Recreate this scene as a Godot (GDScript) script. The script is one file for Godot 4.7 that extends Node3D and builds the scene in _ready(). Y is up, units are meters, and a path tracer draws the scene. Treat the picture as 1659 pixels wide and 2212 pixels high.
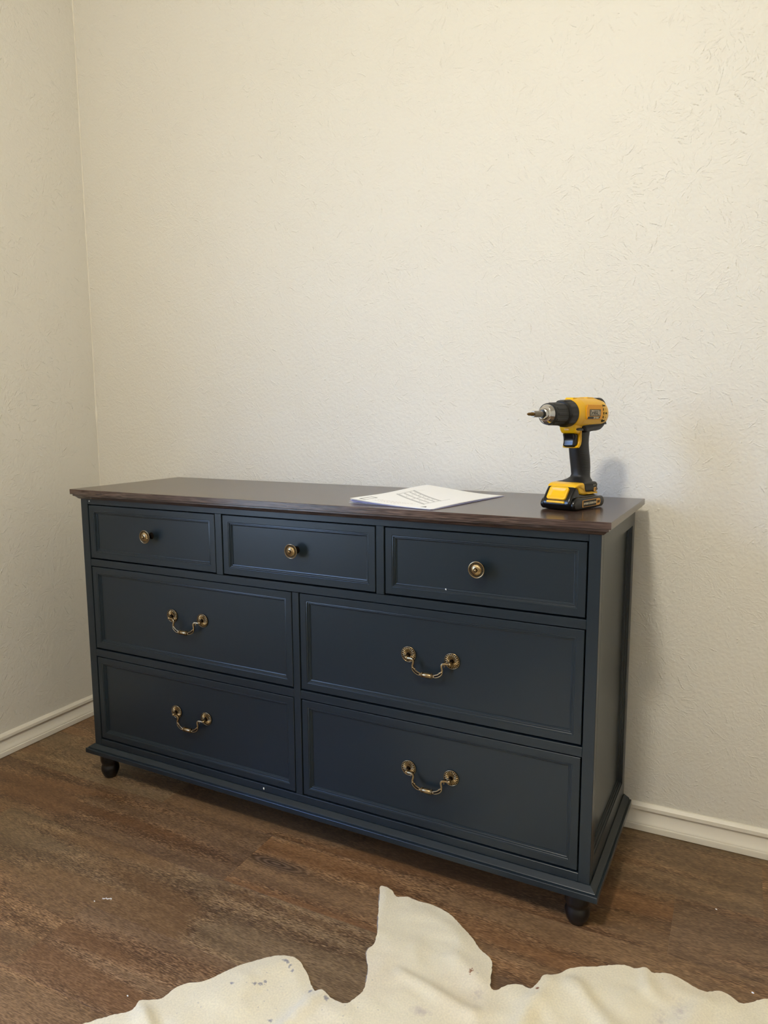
extends Node3D
# A navy dresser with a walnut top in the corner of a textured-plaster room.
# Room axes: x along the back wall from the left corner, z out of the back wall, metres.

const YAW := -0.02085            # the dresser stands a little askew to the wall
const LAMP_AT := Vector3(1.50, 2.33, 1.95)

var M := {}
var taken := {}

# ------------------------------------------------------------------ mesh helper
class Geo:
	var v := PackedVector3Array()
	var t := PackedVector2Array()
	var slot := PackedInt32Array()
	var cur := 0
	var xf := Transform3D.IDENTITY

	func tri(a: Vector3, b: Vector3, c: Vector3, ua := Vector2.ZERO, ub := Vector2.ZERO, uc := Vector2.ZERO) -> void:
		if (b - a).cross(c - a).length_squared() < 1e-18:
			return
		v.append(xf * a); v.append(xf * b); v.append(xf * c)
		t.append(ua); t.append(ub); t.append(uc)
		slot.append(cur)

	func quad(a: Vector3, b: Vector3, c: Vector3, d: Vector3) -> void:
		tri(a, b, c)
		tri(a, c, d)

	func fix(from: int) -> void:      # turn a closed solid right side out
		var vol := 0.0
		var o := v[from * 3] if v.size() > from * 3 else Vector3.ZERO
		for i in range(from * 3, v.size(), 3):
			vol += (v[i] - o).dot((v[i + 1] - o).cross(v[i + 2] - o))
		if vol < 0.0:
			for i in range(from * 3, v.size(), 3):
				var p := v[i + 1]
				v[i + 1] = v[i + 2]
				v[i + 2] = p
				var u := t[i + 1]
				t[i + 1] = t[i + 2]
				t[i + 2] = u

	func n() -> int:
		return slot.size()

	func box(c: Vector3, s: Vector3, bev := 0.0) -> void:
		var from := n()
		var h := s * 0.5
		var b := minf(bev, minf(h.x, minf(h.y, h.z)) * 0.98)
		if b <= 0.0:
			for ax in 3:
				for sg: float in [-1.0, 1.0]:
					var e := Vector3.ZERO
					e[ax] = sg * h[ax]
					var p := Vector3.ZERO
					p[(ax + 1) % 3] = h[(ax + 1) % 3]
					var r := Vector3.ZERO
					r[(ax + 2) % 3] = h[(ax + 2) % 3]
					if sg > 0:
						quad(c + e - p - r, c + e + p - r, c + e + p + r, c + e - p + r)
					else:
						quad(c + e - p - r, c + e - p + r, c + e + p + r, c + e + p - r)
			return
		for ax in 3:
			var ay := (ax + 1) % 3
			var az := (ax + 2) % 3
			for sg: float in [-1.0, 1.0]:
				var q := []
				for k: Vector2 in [Vector2(-1, -1), Vector2(1, -1), Vector2(1, 1), Vector2(-1, 1)]:
					var p := Vector3.ZERO
					p[ax] = sg * h[ax]
					p[ay] = k.x * (h[ay] - b)
					p[az] = k.y * (h[az] - b)
					q.append(c + p)
				if sg > 0:
					quad(q[0], q[1], q[2], q[3])
				else:
					quad(q[3], q[2], q[1], q[0])
			for s1: float in [-1.0, 1.0]:
				for s2: float in [-1.0, 1.0]:
					var q := []
					for k: Vector2 in [Vector2(0, -1), Vector2(0, 1), Vector2(1, 1), Vector2(1, -1)]:
						var p := Vector3.ZERO
						p[ay] = s1 * (h[ay] - (b if k.x > 0 else 0.0))
						p[az] = s2 * (h[az] - (0.0 if k.x > 0 else b))
						p[ax] = k.y * (h[ax] - b)
						q.append(c + p)
					if s1 * s2 > 0:
						quad(q[3], q[2], q[1], q[0])
					else:
						quad(q[0], q[1], q[2], q[3])
		for sx: float in [-1.0, 1.0]:
			for sy: float in [-1.0, 1.0]:
				for sz: float in [-1.0, 1.0]:
					var a := c + Vector3(sx * h.x, sy * (h.y - b), sz * (h.z - b))
					var d := c + Vector3(sx * (h.x - b), sy * h.y, sz * (h.z - b))
					var e := c + Vector3(sx * (h.x - b), sy * (h.y - b), sz * h.z)
					if sx * sy * sz > 0:
						tri(a, d, e)
					else:
						tri(a, e, d)

	# rings of equal length joined by quads; each ring closed on itself
	func loft(rings: Array, cap0 := true, cap1 := true, looped := false) -> void:
		var from := n()
		var m: int = rings[0].size()
		var last := rings.size() if looped else rings.size() - 1
		for k in last:
			var a: PackedVector3Array = rings[k]
			var b: PackedVector3Array = rings[(k + 1) % rings.size()]
			for i in m:
				var j := (i + 1) % m
				quad(a[i], a[j], b[j], b[i])
		if not looped:
			for e in 2:
				if (e == 0 and not cap0) or (e == 1 and not cap1):
					continue
				var r: PackedVector3Array = rings[0] if e == 0 else rings[rings.size() - 1]
				var mid := Vector3.ZERO
				for p in r:
					mid += p
				mid /= m
				for i in m:
					var j := (i + 1) % m
					if e == 0:
						tri(mid, r[j], r[i])
					else:
						tri(mid, r[i], r[j])
		fix(from)

	# profile of (radius, height) round the y axis
	func lathe(prof: Array, seg := 32, wob := []) -> void:      # wob: [depth, count, from, to, edge] flutes the wall between two heights
		var rings := []
		for p: Vector2 in prof:
			var r := PackedVector3Array()
			for i in seg:
				var a := TAU * i / seg
				var rad: float = p.x
				if wob and p.y > wob[2] and p.y < wob[3]:
					rad *= 1.0 + wob[0] * smoothstep(wob[4], wob[4] + 0.35, cos(a * wob[1]))
				r.append(Vector3(cos(a) * rad, p.y, -sin(a) * rad))
			rings.append(r)
		loft(rings)

	func tube(path: Array, rad: Array, seg := 10, flat := 1.0) -> void:
		var rings := []
		var up := Vector3(0, 0, 1)
		for i in path.size():
			var d: Vector3 = (path[mini(i + 1, path.size() - 1)] - path[maxi(i - 1, 0)]).normalized()
			var s := d.cross(up).normalized()
			if s.length() < 0.5:
				s = d.cross(Vector3(0, 1, 0)).normalized()
			var w := s.cross(d).normalized()
			up = w
			var r := PackedVector3Array()
			for k in seg:
				var a := TAU * k / seg
				r.append(path[i] + (s * cos(a) + w * sin(a) * flat) * rad[i])
			rings.append(r)
		loft(rings)

	# a mitred frame: rectangle rings at successive (inset, height); axes: right, up, out
	func frame(c: Vector3, r: Vector3, u: Vector3, o: Vector3, w: float, h: float, prof: Array, cap0 := false, cap1 := false, looped := false) -> void:
		var rings := []
		for p: Vector2 in prof:
			var a := w * 0.5 - p.x
			var b := h * 0.5 - p.x
			rings.append(PackedVector3Array([c - r * a - u * b + o * p.y, c + r * a - u * b + o * p.y, c + r * a + u * b + o * p.y, c - r * a + u * b + o * p.y]))
		loft(rings, cap0, cap1, looped)

	# outline in x,y pushed out along z by +-half, with rounded rims
	func slab(poly: PackedVector2Array, half: float, rim := 0.0, steps := 3) -> void:
		var from := n()
		if Geometry2D.is_polygon_clockwise(poly):
			poly.reverse()
		var m := poly.size()
		var nor := PackedVector2Array()
		for i in m:
			var e0 := (poly[i] - poly[(i + m - 1) % m]).normalized()
			var e1 := (poly[(i + 1) % m] - poly[i]).normalized()
			var q := Vector2(-e0.y, e0.x) + Vector2(-e1.y, e1.x)
			q = q.normalized()
			nor.append(q / maxf(0.5, q.dot(Vector2(-e0.y, e0.x))))
		var lev := []
		for k in steps + 1:
			var a := PI * 0.5 * k / steps
			lev.append(Vector2(rim * (1.0 - sin(a)), half - rim + rim * cos(a)))
		var order := []
		if rim <= 0.0:
			order = [Vector2(0, half), Vector2(0, -half)]
		else:
			for k in range(steps + 1):
				order.append(lev[k])
			for k in range(steps, -1, -1):
				order.append(Vector2(lev[k].x, -lev[k].y))
		var rings := []
		for l: Vector2 in order:
			var r := PackedVector3Array()
			for i in m:
				var p := poly[i] + nor[i] * l.x
				r.append(Vector3(p.x, p.y, l.y))
			rings.append(r)
		for k in rings.size() - 1:
			for i in m:
				var j := (i + 1) % m
				quad(rings[k][i], rings[k + 1][i], rings[k + 1][j], rings[k][j])
		var idx := Geometry2D.triangulate_polygon(poly)
		var f: PackedVector3Array = rings[0]
		var g: PackedVector3Array = rings[rings.size() - 1]
		for i in range(0, idx.size(), 3):
			var a := idx[i]
			var b := idx[i + 1]
			var c := idx[i + 2]
			if (poly[b] - poly[a]).cross(poly[c] - poly[a]) < 0:
				var sw := b
				b = c
				c = sw
			tri(f[a], f[b], f[c])
			tri(g[a], g[c], g[b])
		fix(from)

	func mesh(smooth_deg := 40.0) -> ArrayMesh:
		var cnt := slot.size()
		var fn := PackedVector3Array()
		var fu := PackedVector3Array()
		var at := {}
		for i in cnt:
			var c := (v[i * 3 + 1] - v[i * 3]).cross(v[i * 3 + 2] - v[i * 3])
			fn.append(c)
			fu.append(c.normalized())
			for k in 3:
				var key := Vector3i((v[i * 3 + k] * 40000.0).round())
				if not at.has(key):
					at[key] = []
				at[key].append(i)
		var lim := cos(deg_to_rad(smooth_deg))
		var am := ArrayMesh.new()
		var slots := {}
		for s in slot:
			slots[s] = true
		var keys := slots.keys()
		keys.sort()
		for s: int in keys:
			var pv := PackedVector3Array()
			var pn := PackedVector3Array()
			var pu := PackedVector2Array()
			for i in cnt:
				if slot[i] != s:
					continue
				for k: int in [0, 2, 1]:
					var p := v[i * 3 + k]
					var nn := Vector3.ZERO
					for j: int in at[Vector3i((p * 40000.0).round())]:
						if fu[j].dot(fu[i]) >= lim:
							nn += fn[j]
					pv.append(p)
					pn.append(nn.normalized() if nn.length_squared() > 0.0 else fu[i])
					pu.append(t[i * 3 + k])
			var arr := []
			arr.resize(Mesh.ARRAY_MAX)
			arr[Mesh.ARRAY_VERTEX] = pv
			arr[Mesh.ARRAY_NORMAL] = pn
			arr[Mesh.ARRAY_TEX_UV] = pu
			am.add_surface_from_arrays(Mesh.PRIMITIVE_TRIANGLES, arr)
		return am


# ------------------------------------------------------------------ naming
func thing(called: String, label: String, category: String, group := "") -> Node3D:
	var o := Node3D.new()
	o.name = numbered(called)
	add_child(o)
	tag(o, label, category, group)
	return o


func numbered(called: String) -> String:
	var k: int = taken.get(called, 0)
	taken[called] = k + 1
	return called if k == 0 else "%s_%03d" % [called, k]


func tag(o: Node3D, label: String, category: String, group := "") -> void:
	o.set_meta("label", label)
	o.set_meta("category", category)
	if group:
		o.set_meta("group", group)


func put(called: String, m: Mesh, mats: Array, parent: Node3D, label := "") -> MeshInstance3D:
	var o := MeshInstance3D.new()
	o.mesh = m
	if parent == self:
		o.name = numbered(called)
	else:
		var k := 0
		var nm := called
		while parent.has_node(nm):
			k += 1
			nm = "%s_%03d" % [called, k]
		o.name = nm
	for i in mats.size():
		o.set_surface_override_material(i, mats[i])
	parent.add_child(o, true)
	if label:
		o.set_meta("label", label)
	return o


func structure(o: Node3D, label: String) -> Node3D:
	o.set_meta("kind", "structure")
	o.set_meta("label", label)
	return o


# ------------------------------------------------------------------ materials
func mat(col: Color, rough: float, metal := 0.0, spec := 0.5) -> StandardMaterial3D:
	var m := StandardMaterial3D.new()
	m.albedo_color = col
	m.roughness = rough
	m.metallic = metal
	m.metallic_specular = spec
	return m


func noise_bytes(w: int, h: int, nw: int, nh: int, freq: float, sd: int, oct := 2) -> PackedByteArray:
	var n := FastNoiseLite.new()
	n.noise_type = FastNoiseLite.TYPE_SIMPLEX_SMOOTH
	n.seed = sd
	n.frequency = freq
	n.fractal_octaves = oct
	var im := n.get_seamless_image(nw, nh) if nw >= 16 and nh >= 16 else n.get_image(nw, nh)
	im.convert(Image.FORMAT_L8)
	if nw != w or nh != h:
		im.resize(w, h, Image.INTERPOLATE_CUBIC)
	return im.get_data()


# wood: grain along u. Colours are surface colours (sRGB), mixed by several layers of streaks.
func wood(w: int, h: int, sd: int, dark: Color, mid: Color, light: Color, warm: Color, cool: Color, rows: int, strength: float, along := 1.0) -> Image:
	var broad := noise_bytes(w, h, 48, int(h / 4.0), 0.05, sd)
	var tint := noise_bytes(w, h, 24, int(h / 8.0), 0.045, sd + 1)
	var fine := noise_bytes(w, h, int(130 * along), h, 0.34, sd + 2, 1)
	var fine2 := noise_bytes(w, h, int(300 * along), h, 0.42, sd + 3, 1)
	var fleck := noise_bytes(w, h, int(170 * along), h, 0.46, sd + 5, 1)
	var out := PackedByteArray()
	out.resize(w * h * 3)
	var lut := PackedByteArray()
	var k := 0
	var sh := PackedFloat32Array()
	var rng := RandomNumberGenerator.new()
	rng.seed = sd
	for r in rows:
		sh.append(rng.randf_range(-0.10, 0.10))
	var per := int(h / float(rows))
	for y in h:
		var s0: float = sh[mini(int(y / float(per)), rows - 1)]
		for x in w:
			var i := y * w + x
			var g := 0.5 + (broad[i] - 128) * 0.0020 + s0
			var st := (fine[i] - 128) * 0.0042 + (fine2[i] - 128) * 0.0035
			g += st * strength
			var fl := fleck[i]
			if fl > 176:
				g += (fl - 176) * 0.0065 * strength
			elif fl < 84:
				g -= (84 - fl) * 0.0060 * strength
			g = clampf(g, 0.0, 1.0)
			var c := dark.lerp(mid, g * 2.0) if g < 0.5 else mid.lerp(light, g * 2.0 - 1.0)
			var tt := (tint[i] - 128) * 0.011
			c = c.lerp(warm, clampf(tt, 0.0, 0.55)) if tt > 0.0 else c.lerp(cool, clampf(-tt, 0.0, 0.5))
			out[k] = int(clampf(c.r, 0, 1) * 255.0)
			out[k + 1] = int(clampf(c.g, 0, 1) * 255.0)
			out[k + 2] = int(clampf(c.b, 0, 1) * 255.0)
			k += 3
	return Image.create_from_data(w, h, false, Image.FORMAT_RGB8, out)


# plaster relief: many stamps of a brush, each a burst of thin raised ridges, over a fine orange peel
func plaster(size: int, metres: float) -> Image:
	var peel := noise_bytes(size, size, size >> 1, size >> 1, 0.13, 71, 3)
	var f := PackedFloat32Array()
	f.resize(size * size)
	for i in size * size:
		f[i] = 0.26 + peel[i] * 0.0010
	var rng := RandomNumberGenerator.new()
	rng.seed = 9
	var ppm := size / metres
	var spots := []
	var tries := 0
	while spots.size() < 120 and tries < 6000:
		tries += 1
		var p := Vector2(rng.randf(), rng.randf()) * metres
		var good := true
		for q: Vector2 in spots:
			var d := (p - q).abs()
			d = Vector2(minf(d.x, metres - d.x), minf(d.y, metres - d.y))
			if d.length() < 0.11:
				good = false
				break
		if good:
			spots.append(p)
	for c: Vector2 in spots:
		var bias := rng.randf() * TAU
		for k in rng.randi_range(150, 230):
			var a := rng.randf() * TAU
			var r0 := rng.randf_range(0.006, 0.098)
			var ln := rng.randf_range(0.004, 0.026)
			var dir := a + rng.randfn(0.0, 0.36) + 0.45 * sin(a + bias)
			var p := c + Vector2(cos(a), sin(a)) * r0
			var hgt := rng.randf_range(0.05, 0.34) * (1.5 if rng.randf() < 0.15 else 0.8)
			var wid := rng.randf_range(0.00060, 0.00125)
			var turn := rng.randfn(0.0, 12.0)
			stroke(f, size, ppm, p, dir, ln, hgt, wid, turn, rng)
	for k in 1600:   # loose specks of plaster
		var p := Vector2(rng.randf(), rng.randf()) * metres
		stroke(f, size, ppm, p, rng.randf() * TAU, 0.0015, rng.randf_range(0.2, 0.6), rng.randf_range(0.0012, 0.0022), 0.0, rng)
	return Image.create_from_data(size, size, false, Image.FORMAT_RF, f.to_byte_array())


func stroke(f: PackedFloat32Array, size: int, ppm: float, p: Vector2, dir: float, ln: float, hgt: float, wid: float, turn: float, rng: RandomNumberGenerator) -> void:
	var step := 0.0009
	var steps := maxi(1, int(ln / step))
	var rad := int(ceil(wid * ppm * 1.9))
	var inv := 1.0 / (wid * ppm * wid * ppm)
	var beads := rng.randf() * TAU
	for s in steps + 1:
		var u := float(s) / steps
		var amp := hgt * (0.45 + 0.55 * sin(PI * clampf(u * 0.9 + 0.08, 0.0, 1.0))) * (0.68 + 0.32 * sin(beads + s * 0.9))
		if s == steps:
			amp *= 1.25
		var cx := p.x * ppm
		var cy := p.y * ppm
		var ix := int(floor(cx))
		var iy := int(floor(cy))
		for dy in range(-rad, rad + 1):
			var row := posmod(iy + dy, size) * size
			for dx in range(-rad, rad + 1):
				var ex := ix + dx + 0.5 - cx
				var ey := iy + dy + 0.5 - cy
				var q := (ex * ex + ey * ey) * inv
				if q < 3.5:
					var i := row + posmod(ix + dx, size)
					var val := 0.38 + amp * exp(-q)
					if val > f[i]:
						f[i] = val
		dir += turn * step + rng.randfn(0.0, 0.09)
		p += Vector2(cos(dir), sin(dir)) * step


func hide_image(size: int) -> Image:
	var a := noise_bytes(size, size, 192, 192, 0.03, 31, 2)
	var b := noise_bytes(size, size, size, size, 0.33, 32, 1)
	var c := noise_bytes(size, size, 192, 192, 0.045, 33, 2)
	var im := Image.create(size, size, false, Image.FORMAT_RGB8)
	var out := PackedByteArray()
	out.resize(size * size * 3)
	var k := 0
	var base := Color(0.895, 0.850, 0.720)
	var tan := Color(0.850, 0.785, 0.655)
	var pale := Color(0.900, 0.870, 0.790)
	for i in size * size:
		var col := base.lerp(tan, clampf((a[i] - 150) * 0.006, 0.0, 0.45)).lerp(pale, clampf((c[i] - 150) * 0.007, 0.0, 0.5))
		var g := 1.0 + (b[i] - 128) * 0.0003
		out[k] = int(clampf(col.r * g, 0, 1) * 255.0)
		out[k + 1] = int(clampf(col.g * g, 0, 1) * 255.0)
		out[k + 2] = int(clampf(col.b * g, 0, 1) * 255.0)
		k += 3
	im = Image.create_from_data(size, size, false, Image.FORMAT_RGB8, out)
	# stains: grey flecks on the left lobe, a brown nick on the neck, a few pale-grey smudges
	var rng := RandomNumberGenerator.new()
	rng.seed = 77
	for s: Array in [[1.214, 0.742, 0.006, 0.004, 0], [1.226, 0.748, 0.002, 0.005, 0], [1.236, 0.754, 0.002, 0.004, 0], [1.204, 0.806, 0.004, 0.004, 0], [1.196, 0.812, 0.003, 0.003, 0], [1.208, 0.798, 0.003, 0.003, 0],
			[1.322, 0.782, 0.005, 0.005, 0], [1.290, 0.780, 0.003, 0.006, 0], [1.262, 0.860, 0.003, 0.003, 0], [1.160, 0.830, 0.003, 0.003, 0], [1.524, 0.621, 0.0035, 0.009, 1], [1.862, 0.548, 0.012, 0.030, 2], [1.480, 0.735, 0.016, 0.010, 2], [1.640, 0.61, 0.003, 0.003, 1], [1.55, 0.66, 0.01, 0.02, 2], [1.835, 0.575, 0.010, 0.022, 2]]:
		for n in 26:
			var p := Vector2(s[0] + rng.randfn(0, 0.42) * s[2], s[1] + rng.randfn(0, 0.42) * s[3])
			blot(im, size, p, s[2] * rng.randf_range(0.15, 0.4), s[4])
	for n in 260:
		var p := Vector2(rng.randf_range(1.0, 1.42), rng.randf_range(0.74, 1.05)) if n < 60 else Vector2(rng.randf_range(0.7, 2.7), rng.randf_range(0.45, 2.4))
		blot(im, size, p, rng.randf_range(0.0004, 0.0011), 0)
	return im


func blot(im: Image, size: int, p: Vector2, r: float, kind: int) -> void:
	var col: Color = [Color(0.60, 0.58, 0.57), Color(0.42, 0.20, 0.09), Color(0.72, 0.66, 0.60)][kind]
	var amt: float = [0.55, 0.45, 0.12][kind]
	var ppm := size / 2.1
	var c := (p - Vector2(0.65, 0.42)) * ppm
	var rad := r * ppm
	for y in range(int(c.y - rad), int(c.y + rad) + 1):
		for x in range(int(c.x - rad), int(c.x + rad) + 1):
			if x >= 0 and y >= 0 and x < size and y < size and Vector2(x + 0.5, y + 0.5).distance_to(c) <= maxf(rad, 0.7):
				im.set_pixel(x, y, im.get_pixel(x, y).lerp(col, amt))


func cover_image() -> Image:
	var w := 420
	var h := 594
	var im := Image.create(w, h, false, Image.FORMAT_RGB8)
	var paper := Color(0.965, 0.965, 0.96)
	var ink := Color(0.16, 0.16, 0.17)
	var grey := Color(0.45, 0.45, 0.45)
	im.fill(paper)
	# line drawing of a seven-drawer dresser seen from its corner
	for r: Array in [[0.0, 0.35, 2], [0.35, 0.70, 2], [0.70, 1.0, 3]]:
		for k in r[2]:
			var u0: float = float(k) / r[2]
			var u1: float = float(k + 1) / r[2]
			var q := [face(u0 + 0.015, r[0] + 0.03), face(u1 - 0.015, r[0] + 0.03), face(u1 - 0.015, r[1] - 0.03), face(u0 + 0.015, r[1] - 0.03)]
			for e in 4:
				line(im, q[e], q[(e + 1) % 4], grey)
			var mid := face((u0 + u1) * 0.5, (r[0] + r[1]) * 0.5)
			line(im, mid + Vector2(-7, -5), mid + Vector2(0, 2), ink)
			line(im, mid + Vector2(0, 2), mid + Vector2(8, -1), ink)
	for e: float in [-0.07, -0.02, 1.02, 1.07]:
		line(im, face(-0.03, e), face(1.03, e), grey)
	line(im, face(-0.02, -0.07), face(-0.02, 1.07), grey)
	line(im, face(1.02, -0.07), face(1.02, 1.07), grey)
	line(im, face(1.03, 1.07), Vector2(318, 290), grey)
	line(im, face(-0.03, 1.07), Vector2(88, 150), Color(0.7, 0.7, 0.7))
	# dark header box
	im.fill_rect(Rect2i(29, 478, 36, 90), ink)
	im.fill_rect(Rect2i(35, 486, 26, 74), paper)
	# small print, too small to read
	var rng := RandomNumberGenerator.new()
	rng.seed = 5
	for l in 5:
		var y := 508.0 + 11.0 * l
		var x := 92.0
		while x < 300.0 - l * 24.0:
			var d := rng.randf_range(5, 16)
			im.fill_rect(Rect2i(int(x), int(y), int(d), 2), Color(0.62, 0.56, 0.53))
			x += d + 5
	# warning triangle
	for i in 24:
		im.fill_rect(Rect2i(362 - int(i * 0.58), 541 + i, 2 + int(i * 1.16), 1), ink)
	return im


func line(im: Image, a: Vector2, b: Vector2, c: Color) -> void:
	var n := int(a.distance_to(b)) * 2 + 1
	for i in n + 1:
		var p := a.lerp(b, float(i) / n)
		im.fill_rect(Rect2i(int(p.x), int(p.y), 2, 2), c)


func face(u: float, v: float) -> Vector2:      # a point of the drawn dresser's front, in the cover's pixels
	return Vector2(lerpf(60.0, 314.0, u), lerpf(lerpf(322.0, 486.0, u), lerpf(199.0, 366.0, u), v))


func tex(im: Image) -> ImageTexture:
	return ImageTexture.create_from_image(im)


func make_materials() -> void:
	var bumps := plaster(2048, 1.7)
	bumps.bump_map_to_normal_map(4.0)
	var relief := tex(bumps)
	var w := mat(Color(0.868, 0.850, 0.802), 0.52, 0.0, 0.42)
	w.normal_enabled = true
	w.normal_texture = relief
	w.normal_scale = 1.0
	w.uv1_triplanar = true
	w.uv1_world_triplanar = true
	w.uv1_triplanar_sharpness = 8.0
	w.uv1_scale = Vector3.ONE / 1.7
	w.uv1_offset = Vector3(0.13, 0.37, 0.71)
	M.wall = w
	M.ceiling = mat(Color(0.90, 0.88, 0.85), 0.9)
	M.trim = mat(Color(0.90, 0.875, 0.815), 0.33, 0.0, 0.5)
	# floor planks share one picture of six boards
	var fl := wood(2048, 1854, 11, Color(0.270, 0.190, 0.125), Color(0.470, 0.362, 0.250), Color(0.730, 0.600, 0.450), Color(0.480, 0.348, 0.225), Color(0.465, 0.380, 0.280), 6, 1.0)
	knots(fl)
	var ft := tex(fl)
	M.plank = []
	for c: Color in [Color(1, 1, 1), Color(0.93, 0.91, 0.90), Color(1.0, 0.97, 0.93), Color(0.95, 0.97, 0.97)]:
		var m := mat(c, 0.46, 0.0, 0.45)
		m.albedo_texture = ft
		m.heightmap_enabled = true
		m.heightmap_texture = ft
		m.heightmap_scale = 0.035
		M.plank.append(m)
	M.underlay = mat(Color(0.10, 0.075, 0.055), 0.9)
	var navy := mat(Color(0.104, 0.139, 0.158), 0.31, 0.0, 0.45)
	M.navy = navy
	M.inside = mat(Color(0.104, 0.139, 0.158), 0.8)
	M.black = mat(Color(0.045, 0.042, 0.045), 0.30)
	var tp := wood(1024, 512, 47, Color(0.125, 0.088, 0.072), Color(0.265, 0.203, 0.172), Color(0.420, 0.345, 0.295), Color(0.275, 0.195, 0.155), Color(0.285, 0.235, 0.200), 1, 1.0, 0.22)
	var tm := mat(Color(1, 1, 1), 0.22, 0.0, 0.55)
	tm.albedo_texture = tex(tp)
	tm.uv1_triplanar = true
	tm.uv1_triplanar_sharpness = 12.0
	tm.uv1_scale = Vector3(1.0, 2.6, 2.6)
	var grain: Image = tp.duplicate()
	grain.convert(Image.FORMAT_RF)
	grain.bump_map_to_normal_map(0.25)
	tm.normal_enabled = true
	tm.normal_texture = tex(grain)
	M.walnut = tm
	M.brass = mat(Color(0.60, 0.515, 0.375), 0.30, 1.0)
	M.patina = mat(Color(0.115, 0.085, 0.06), 0.45, 0.9)
	M.foam = mat(Color(0.96, 0.96, 0.95), 0.8)
	var hd := mat(Color(1, 1, 1), 0.80, 0.0, 0.3)
	hd.albedo_texture = tex(hide_image(1536))
	hd.rim_enabled = true
	hd.rim = 0.25
	M.hide = hd
	M.hide_edge = mat(Color(0.56, 0.53, 0.51), 0.9)
	M.yellow = mat(Color(0.92, 0.71, 0.02), 0.34)
	M.orange_label = mat(Color(0.91, 0.63, 0.04), 0.40)
	M.rubber = mat(Color(0.052, 0.052, 0.054), 0.48)
	M.plastic = mat(Color(0.040, 0.040, 0.043), 0.22)
	M.chrome = mat(Color(0.80, 0.79, 0.77), 0.13, 1.0)
	M.steel = mat(Color(0.52, 0.49, 0.44), 0.30, 1.0)
	M.tip = mat(Color(0.50, 0.38, 0.20), 0.32, 1.0)
	M.ink = mat(Color(0.03, 0.03, 0.03), 0.45)
	M.tan = mat(Color(0.90, 0.66, 0.30), 0.42)
	M.print_pale = mat(Color(0.80, 0.76, 0.66), 0.45)
	M.slot = mat(Color(0.02, 0.015, 0.012), 0.8)
	var cv := mat(Color(1, 1, 1), 0.55)
	cv.albedo_texture = tex(cover_image())
	M.cover = cv
	M.paper = mat(Color(0.96, 0.96, 0.96), 0.6)
	M.paper_blue = mat(Color(0.74, 0.75, 0.90), 0.6)
	var gl := mat(Color(0.9, 0.95, 1.0, 0.06), 0.02)
	gl.transparency = BaseMaterial3D.TRANSPARENCY_ALPHA
	M.glass = gl
	M.vinyl = mat(Color(0.90, 0.90, 0.89), 0.35)
	M.cloth = mat(Color(0.80, 0.77, 0.70), 0.9)
	var lamp := mat(Color(0.95, 0.92, 0.86), 0.4)
	lamp.emission_enabled = true
	lamp.emission = Color(1.0, 0.90, 0.76)
	lamp.emission_energy_multiplier = 2.5
	M.lamp = lamp
	M.nickel = mat(Color(0.62, 0.60, 0.57), 0.3, 1.0)


# the knots printed on the vinyl boards
func knots(im: Image) -> void:
	for k: Array in [[120, 1690, 60, 13]]:
		for y in range(-44, 45):
			for x in range(-200, 201):
				var d := sqrt(pow(x / float(k[2]), 2) + pow(y / float(k[3]), 2))
				if d < 3.2:
					var px: int = posmod(k[0] + x, 2048)
					var py: int = clampi(k[1] + y, 0, 1853)
					var ringed := 0.5 + 0.5 * sin(d * 9.0 + sin(x * 0.05) * 0.8)
					var c := Color(0.215, 0.165, 0.125).lerp(Color(0.44, 0.375, 0.315), ringed)
					im.set_pixel(px, py, im.get_pixel(px, py).lerp(c, clampf((3.2 - d) * 0.34, 0.0, 0.8)))


# ------------------------------------------------------------------ main
func _ready() -> void:
	set_view()
	make_materials()
	build_room()
	build_floor()
	build_lamp()
	build_dresser()
	build_drill()
	build_booklet()
	build_hide()
	build_crumbs()


func dr(p: Vector3) -> Vector3:      # from the dresser's axes (its front right top corner over x=0, z=0) to the room's
	var c := cos(0.0208485)
	var s := sin(0.0208485)
	var d := p - Vector3(-1.716866, 0, -0.402551)
	return Vector3(d.x * c - d.z * s, p.y, d.x * s + d.z * c)


func set_view() -> void:
	var cam := Camera3D.new()
	cam.name = "camera"
	add_child(cam)
	cam.basis = Basis(Vector3.UP, YAW + 0.480573) * Basis(Vector3.RIGHT, -0.133909) * Basis(Vector3(0, 0, 1), -0.005255)
	cam.position = Vector3(1.907814, 0.989209, 1.733834)
	cam.fov = rad_to_deg(2.0 * atan(1106.0 / 1568.325))
	cam.near = 0.05
	cam.far = 60.0
	cam.current = true
	var sky := ProceduralSkyMaterial.new()
	sky.sky_top_color = Color(0.46, 0.63, 0.94)
	sky.sky_horizon_color = Color(0.75, 0.86, 1.0)
	sky.sky_curve = 0.20
	sky.ground_horizon_color = Color(0.66, 0.72, 0.78)
	sky.ground_bottom_color = Color(0.60, 0.66, 0.71)
	sky.sky_energy_multiplier = 3.5
	sky.ground_energy_multiplier = 3.0
	var env := Environment.new()
	env.background_mode = Environment.BG_SKY
	env.sky = Sky.new()
	env.sky.sky_material = sky
	env.tonemap_mode = Environment.TONE_MAPPER_LINEAR
	env.tonemap_exposure = 1.05
	env.sdfgi_enabled = true
	env.ssao_enabled = true
	env.ssil_enabled = true
	var we := WorldEnvironment.new()
	we.name = "surroundings"
	we.environment = env
	add_child(we)


# ------------------------------------------------------------------ room
const ROOM := Vector3(3.75, 2.44, 3.90)
const WIN := Rect2(1.42, 0.48, 1.05, 1.46)      # in the left wall: z, y, width, height


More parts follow.
